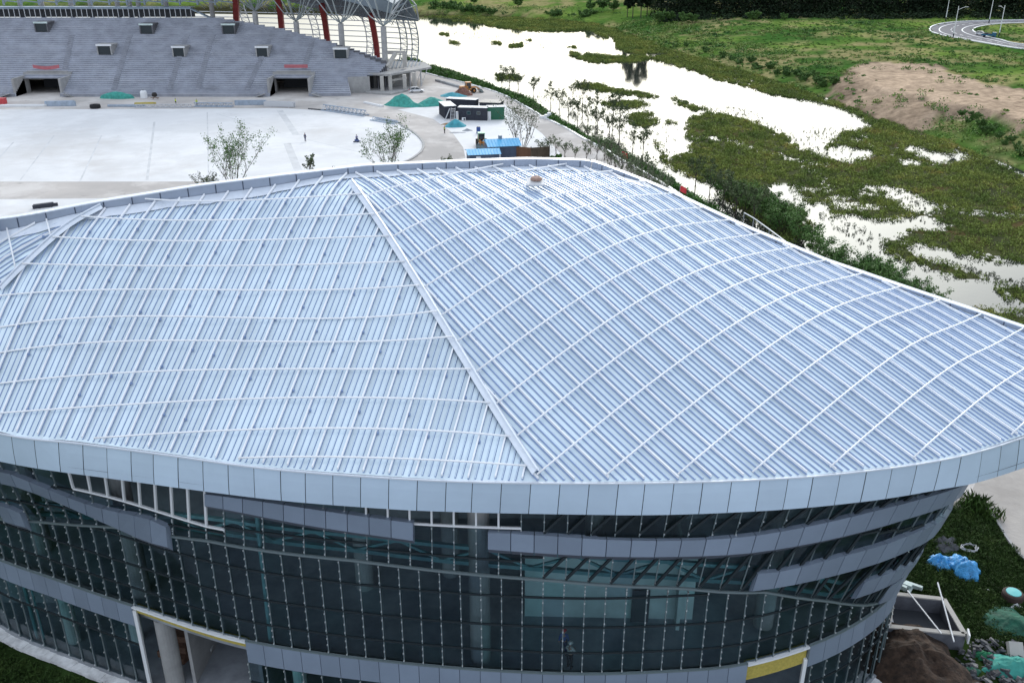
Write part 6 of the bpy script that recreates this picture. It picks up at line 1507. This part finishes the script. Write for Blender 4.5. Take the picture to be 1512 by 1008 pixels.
for lab, x0, y0, x1, y1, w, h, m, lt in [
 ('white boards lying along the field edge at the left frame side', 0, 157.5, 67, 157, 1.2, .5, M['white'], 0), ('blue-grey steel section bundle right of the white boards', 69, 156.5, 111, 156.2, 1.6, 1.3, M['steell'], 0),
 ('loose blue steel strips between the black tyre and the worker', 160, 157.5, 215, 157.8, 1.2, .5, M['steell'], 0), ('brown timbers lying in front of the machine at the terraces', 201, 154.5, 228, 154.5, 1.2, .5, M['wool'], 0),
 ('long white and blue steel lattice in front of the two workers', 200, 159.2, 284, 158.8, 1.2, .7, M['steelw'], 1), ('steel lattice right of the two workers', 287, 157.5, 344, 158, 1.3, .9, M['steell'], 1), ('blue-grey steel bundle in the middle of the field edge', 348, 155, 391, 154.5, 1.8, 1.2, M['steell'], 0),
 ('pale steel box girder with dark end at the corner of the field', 393, 157, 437, 158.5, 1.6, 1.3, M['steelw'], 0), ('tangled steel lattice on the curved field edge', 478, 162.5, 541, 171.5, 2.0, 1.3, M['steell'], 1), ('flat steel lattice piece at the far end of the curved field edge', 551, 177, 587, 183, 2.2, .6, M['steell'], 1),
 ('thin steel rod left of the tangled lattice', 456, 161.5, 480, 163.5, .4, .25, M['frame'], 0), ('flat grey slabs stacked at the foot of the terraces, left stack', 243, 141.5, 312, 141.5, 3.2, .8, M['steell'], 0), ('flat grey slabs stacked at the foot of the terraces, right stack', 320, 139, 352, 139, 2.6, .7, M['steell'], 0),
 ('crooked white boards on the yard before the teal heaps', 538, 152, 565, 158, .8, .4, M['white'], 0), ('dark pipe stack along the hedge road near the pavilion', 645, 120, 687, 132, 1.0, .6, M['concd'], 0), ('dark plank bundle lying on the yard behind the left roof edge', 53, 307.5, 82, 304, 1.0, .6, M['navy'], 0)]:
    bundle('steel_bundle' if 'steel' in lab else 'board_stack' if 'board' in lab or 'plank' in lab or 'timber' in lab else 'pipe_stack' if 'pipe' in lab else 'slab_stack', lab, 'building material', g(x0, y0, 0), g(x1, y1, 0), w, h, m, lattice=bool(lt))
t = thing('tyre_stack', 'black tyre lying on the edge of the field', 'tyre', g(141, 160, 0)); mb = MB(); c = g(141, 160, 0); mb.lathe(c, [(1.0, 0), (1.35, .15), (1.4, .5), (1.3, 1.0), (.9, 1.05), (.7, .8)], 18); mb.build('tread', M['tyre'], t); mb = MB(); mb.lathe(c, [(.68, .1), (.68, .75)], 16); mb.build('rim', M['frame'], t)
t = thing('water_tank', 'white plastic tank standing at the foot of the terraces', 'tank', g(213, 145, 0)); mb = MB(); c = g(213, 145, 0); mb.lathe(c, [(.9, 0), (.95, .1), (.93, 1.6), (.75, 2.0), (.3, 2.15)], 16); mb.build('shell', M['white'], t); mb = MB(); mb.lathe(c + Vector((0, 0, 2.15)), [(.28, 0), (.28, .12), (.1, .16)], 12); mb.build('lid', M['frame'], t)
t = thing('mortar_mixer', 'dark mortar mixer right of the white tank', 'mixer', g(229, 147, 0)); c = g(229, 147, 0); mb = MB(); mb.lathe(c + Vector((0, 0, .7)), [(.3, 0), (.75, .3), (.75, .8), (.4, 1.2)], 12); mb.build('drum', M['hair'], t); mb = MB(); mb.bar(c + Vector((-1.2, 0, .5)), c + Vector((1.2, 0, .5)), .15); mb.bar(c + Vector((-.8, .5, 0)), c + Vector((0, 0, .9)), .12); mb.bar(c + Vector((.8, .5, 0)), c + Vector((0, 0, .9)), .12); mb.build('stand', M['rust'], t)
t = thing('red_crate', 'red crate at the left frame edge by the field', 'crate', g(3, 153.5, 0)); c = g(2, 153.5, 0); mb = MB(); mb.box(c + Vector((0, 0, .75)), 2.6, 1.6, 1.5); mb.build('box', mat('red_plastic', (.55, .06, .07), .5), t); mb = MB(); mb.box(c + Vector((0, 0, 1.53)), 2.75, 1.75, .1); mb.build('lid', mat('red_lid', (.6, .1, .1), .5), t)
for px, py, h_, lab in [(917, 247, 3.2, 'red flag on a thin pole at the roadside kerb, upper of two'), (1003, 292, 2.2, 'red flag on a thin pole at the roadside kerb, lower of two')]:
    p = g(px, py, 0); t = thing('flag', lab, 'flag', p); mb = MB(); mb.tube([p, p + Vector((0, 0, h_ - .05))], .035, 6); mb.build('pole', M['steelw'], t)
    mb = MB(); mb.grid([[p + Vector((.06 + .22 * i, .1 * math.sin(i * 1.1 + j * .5), h_ - .35 * j - .1 * i)) for i in range(6)] for j in range(4)]); mb.build('cloth', mat('red_flag_cloth', (.62, .05, .06), .8), t)
t = thing('stone_block', 'pale stone blocks left on the kerb of the hedge road', 'blocks', g(809, 175, 0)); c = g(809, 175, 0); mb = MB(); mb.box(c + Vector((0, 0, .5)), 1.6, 1.0, 1.0, .4); mb.box(c + Vector((.3, .2, 1.2)), .8, .7, .5, .9); mb.box(c + Vector((-1.4, .5, .3)), 1.2, .9, .6, .2); mb.build('block', M['white'], t)
# tube rail beside the water under the roof edge
t = thing('pipe_rail', 'white pipe rail beside the marsh just above the roof edge', 'rail', g(1130, 345, 0)); pr_ = [g(x, y, -.4) for x, y in [(1098,322),(1112,330),(1135,347),(1160,366)]]; mb = MB(); mb.tube([p + Vector((0, 0, .9)) for p in pr_], .10, 7); mb.build('handrail', M['white'], t)
for p in pr_: mb = MB(); mb.tube([p - Vector((0, 0, .6)), p + Vector((0, 0, .9))], .07, 6); mb.build('post', M['steelw'], t)
# lamp posts at the road bend
def lamp(px, py, arm, label):
    p = g(px, py, ZR); t = thing('street_lamp', label, 'street lamp', p, 'street lamps at the road bend'); mb = MB(); mb.tube([p, p + Vector((0, 0, 1.8))], [.24, .22], 10); mb.build('base', M['frame'], t)
    mb = MB(); mb.tube([p + Vector((0, 0, 1.8)), p + Vector((0, 0, 12.6))], [.19, .12], 8); mb.build('pole', M['white'], t)
    d = Vector((arm, -.5, 0)).normalized(); mb = MB(); mb.tube([p + Vector((0, 0, 11.2)), p + d * 1.6 + Vector((0, 0, 12.0)), p + d * 2.6 + Vector((0, 0, 12.3))], .09, 6); mb.build('arm', M['white'], t)
    mb = MB(); mb.obox(p + d * 3.0 + Vector((0, 0, 12.38)), d * .75, Vector((-d.y, d.x, 0)) * .22, Vector((0, 0, .09))); mb.build('lamp_head', M['steelw'], t)
lamp(1407, 56.5, 1, 'white lamp post before the road bend, its arm reaching right'); lamp(1474.5, 55, -1, 'white lamp post by the inner grass, its arm reaching left'); lamp(1396, 31.5, 1, 'white lamp post at the far outer edge, cut by the frame top, left one'); lamp(1460, 34.5, -1, 'white lamp post on the far lane, cut by the frame top, right one')
# ------------------------------------------------------------------ on the roof
rp = atd(790, 287, 58.5); rz_ = float(roofz(rp[0], rp[1])); t = thing('roof_bundle', 'brown wrapped pallet of fixings lying on the ribbed roof', 'pallet', (rp[0], rp[1], rz_ + .35)); mb = MB(); c = Vector((rp[0], rp[1], rz_ + .42)); mb.obox(c, (.55, .05, 0), (-.05, .5, .12), (0, -.02, .06)); mb.build('pallet', M['cabroof'], t); mb = MB(); mb.ball(c + Vector((.05, .05, .2)), .36, 10, 6, (1.1, .9, .5), .12); mb.build('sack', mat('brown_wrap', (.38, .25, .2), .8, var=.2, scale=6), t)
# ------------------------------------------------------------------ corner of the hall: pit, soil, rubble, tarps
zr = 1.15
pc_ = [g(1318, 877, zr), g(1393, 885, zr), g(1424, 937, zr), g(1311, 925, zr)]
t = thing('light_well', 'concrete light well with white rim and loose poles beside the hall corner', 'pit', g(1365, 925, 0)); mb = MB(); wl = MB(); M['pitw'] = mat('pit_concrete', (.13, .135, .155), .85, var=.25, scale=1.2)
for i in range(4):
    a, b_ = pc_[i], pc_[(i + 1) % 4]; mid = Vector((0, 0, -zr / 2)); wl.bar(a + mid, b_ + mid, .22, zr + .1); mb.bar(a + Vector((0, 0, .06)), b_ + Vector((0, 0, .06)), .34, .1)
wl.build('walls', M['pitw'], t)
fl = MB(); fl.face([Vector((p[0], p[1], .06)) for p in pc_]); fl.build('pit_floor_shade', M['soffit'], t); mb.build('rim', M['concl'], t)  # near-black floor sheet paints the shade of a deeper pit
for a_, b_, w_ in ((pc_[0].lerp(pc_[1], .3) + Vector((0, .2, .3)), pc_[3].lerp(pc_[2], .68) + Vector((0, -.2, .1)), .07), (pc_[1] + Vector((-.2, .8, .8)), pc_[2] + Vector((-1.0, -.7, .1)), .08), (pc_[3] + Vector((.1, 0, .1)), pc_[3] + Vector((.1, 1.9, .1)), .1)):
    mb = MB(); mb.bar(a_, b_, w_); mb.build('loose_pole', M['white'], t)
mb = MB(); a = pc_[2]; mb.obox(a + Vector((.15, -.15, .05)), (.10, .34, 0), (.05, -.015, 0), (0, 0, .32)); mb.build('corner_board', M['white'], t)
M['soil'] = mat('dark_brown_soil', (0.042, 0.025, 0.016), .95, var=.55, scale=2.2, bump=1.0, bscale=4)
heap('soil_mound', 'dark brown soil bank in front of the light well', 'soil', g(1352, 985, 0), 3.4, 3.6, 1.5, M['soil'], 21, rough=.8, pk=.6, n=60)
heap('soil_mound', 'low soil spill at the foot of the soil bank', 'soil', g(1370, 1020, 0), 3.4, 2.4, .9, M['soil'], 22, rough=.3, pk=.7, n=40)
M['shale'] = mat('grey_shale', (0.075, 0.078, 0.085), .85, var=.4, scale=1.0); M['shalel'] = mat('pale_shale', (0.20, 0.20, 0.20), .85, var=.3, scale=1.0)
mb = MB(); rg = np.random.default_rng(33)
rub = scatter(gp([(1420,955),(1450,945),(1530,955),(1560,1040),(1400,1040),(1405,985)]), 420, 35)
for x, y in rub:
    s = rg.uniform(.07, .26); v = Vector(rg.normal(size=3)).normalized(); u = v.cross(Vector((.3, .2, 1))).normalized(); w = u.cross(v); mb.obox((x, y, rg.uniform(.02, .28)), v * s, u * s * rg.uniform(.4, .9), w * s * .3, 0 if rg.random() < .8 else 1)
o = mb.build('rubble', [M['shale'], M['shalel']]); o['kind'] = 'stuff'
heap('netting_pile', 'dark green net spread over rubble near the frame edge', 'netting', g(1492, 920, 0), 1.9, 1.5, .55, M['net_green'], 23, rough=.7); heap('netting_pile', 'bright teal net pile in the lower corner of the rubble', 'netting', g(1498, 985, 0), 1.9, 1.2, .65, M['net_teal'], 24, rough=.8); heap('netting_pile', 'green net scrap among the grey rubble', 'netting', g(1425, 992, 0), .9, .6, .35, M['net_green'], 25, rough=.9); heap('netting_pile', 'small emerald net scrap at the top of the rubble', 'netting', g(1454, 968, 0), .7, .5, .3, mat('emerald_net', (.01, .16, .07), .8, var=.3, scale=2), 26, rough=.9)
heap('blue_tarp', 'crumpled bright blue tarp on the grass, larger right one', 'tarp', g(1422, 841, 0), 1.15, 1.25, .95, M['tarp'], 27, rough=1.3, pk=.75, n=34); heap('blue_tarp', 'crumpled bright blue tarp on the grass, smaller left one', 'tarp', g(1388, 832, 0), 1.0, .8, .7, M['tarp'], 28, rough=1.4, pk=.8, n=30)
t = thing('manhole_drum', 'round dark drum with teal lid lying in the grass', 'drum', g(1494, 885, 0)); c = g(1494, 884, 0); mb = MB(); mb.lathe(c, [(.62, 0), (.7, .1), (.7, .5), (.6, .6)], 20); mb.build('drum', mat('dark_rust_drum', (.05, .03, .025), .8), t); mb = MB(); mb.lathe(c + Vector((0, 0, .58)), [(.5, 0), (.48, .06), (.05, .09)], 20); mb.build('lid', mat('teal_lid', (.12, .50, .50), .5), t)
heap('bag', 'white torn bag below the teal-lidded drum', 'bag', g(1500, 896, 0), .45, .25, .25, M['white'], 29, rough=.9); heap('bag', 'small white lump on the grass above the netting', 'bag', g(1458, 872, 0), .16, .14, .18, M['white'], 30)
t = thing('concrete_block', 'pale square concrete block on the rubble', 'block', g(1497, 968, 0)); mb = MB(); c = g(1497, 966, 0); mb.obox(c + Vector((0, 0, .4)), (.42, -.06, 0), (.08, .40, .28), (0, -.12, .14)); o = mb.build('block', M['concl'], t)
bundle('board_stack', 'loose boards lying behind the light well', 'boards', g(1325, 862, 0), g(1350, 872, 0), .9, .3, M['plaster'], 3)
t = thing('wire_bundle', 'tangle of pale wire above the blue tarps', 'wire', g(1430, 812, 0)); mb = MB(); c = g(1430, 812, 0)
for k in range(9): a0 = rg.uniform(0, 6.3); mb.tube([c + Vector((.7 * math.cos(a0 + i * .7) * rg.uniform(.6, 1), .45 * math.sin(a0 + i * .7), .1 + .3 * rg.random())) for i in range(7)], .022, 4)
mb.build('wire', M['steelw'], t)
mb = MB()
for x, y in scatter(gp([(1380,798),(1405,795),(1410,815),(1385,815)]), 26, 37): s = rg.uniform(.1, .3); mb.obox((x, y, .12), Vector((s, s * .3, .1)), Vector((-.1, s * .6, .05)), Vector((0, 0, .06)))
o = mb.build('rubble', M['shale']); o['kind'] = 'stuff'
# timber and scrap in the open entrance bay
t = thing('timber_stack', 'stack of reddish timber boxes inside the open entrance bay', 'timber', g(262, 965, .1)); c = g(262, 968, .06); wd = mat('reddish_timber', (.22, .12, .08), .8, var=.25, scale=4)
for k in range(3): mb = MB(); mb.box(c + Vector((.1 * k, .25 * k, .35 + .55 * k)), 2.0 - .2 * k, 1.2, .45, -.35 + .1 * k); mb.build('board_box', wd, t)
t = thing('pipe_offcuts', 'pale pipe offcuts lying beside the timber stack', 'pipes', g(300, 958, .1)); c = g(300, 962, .06); mb = MB()
for k in range(6): v = Vector((math.cos(.4 + .25 * k), math.sin(.4 + .25 * k), 0)); mb.tube([c + Vector((.2 * k - .5, .1 * k, .15 + .12 * (k % 3))) - v * .8, c + Vector((.2 * k - .5, .1 * k, .15 + .12 * (k % 3))) + v * .9], .12, 8)
mb.build('pipe', M['cabroof'], t)
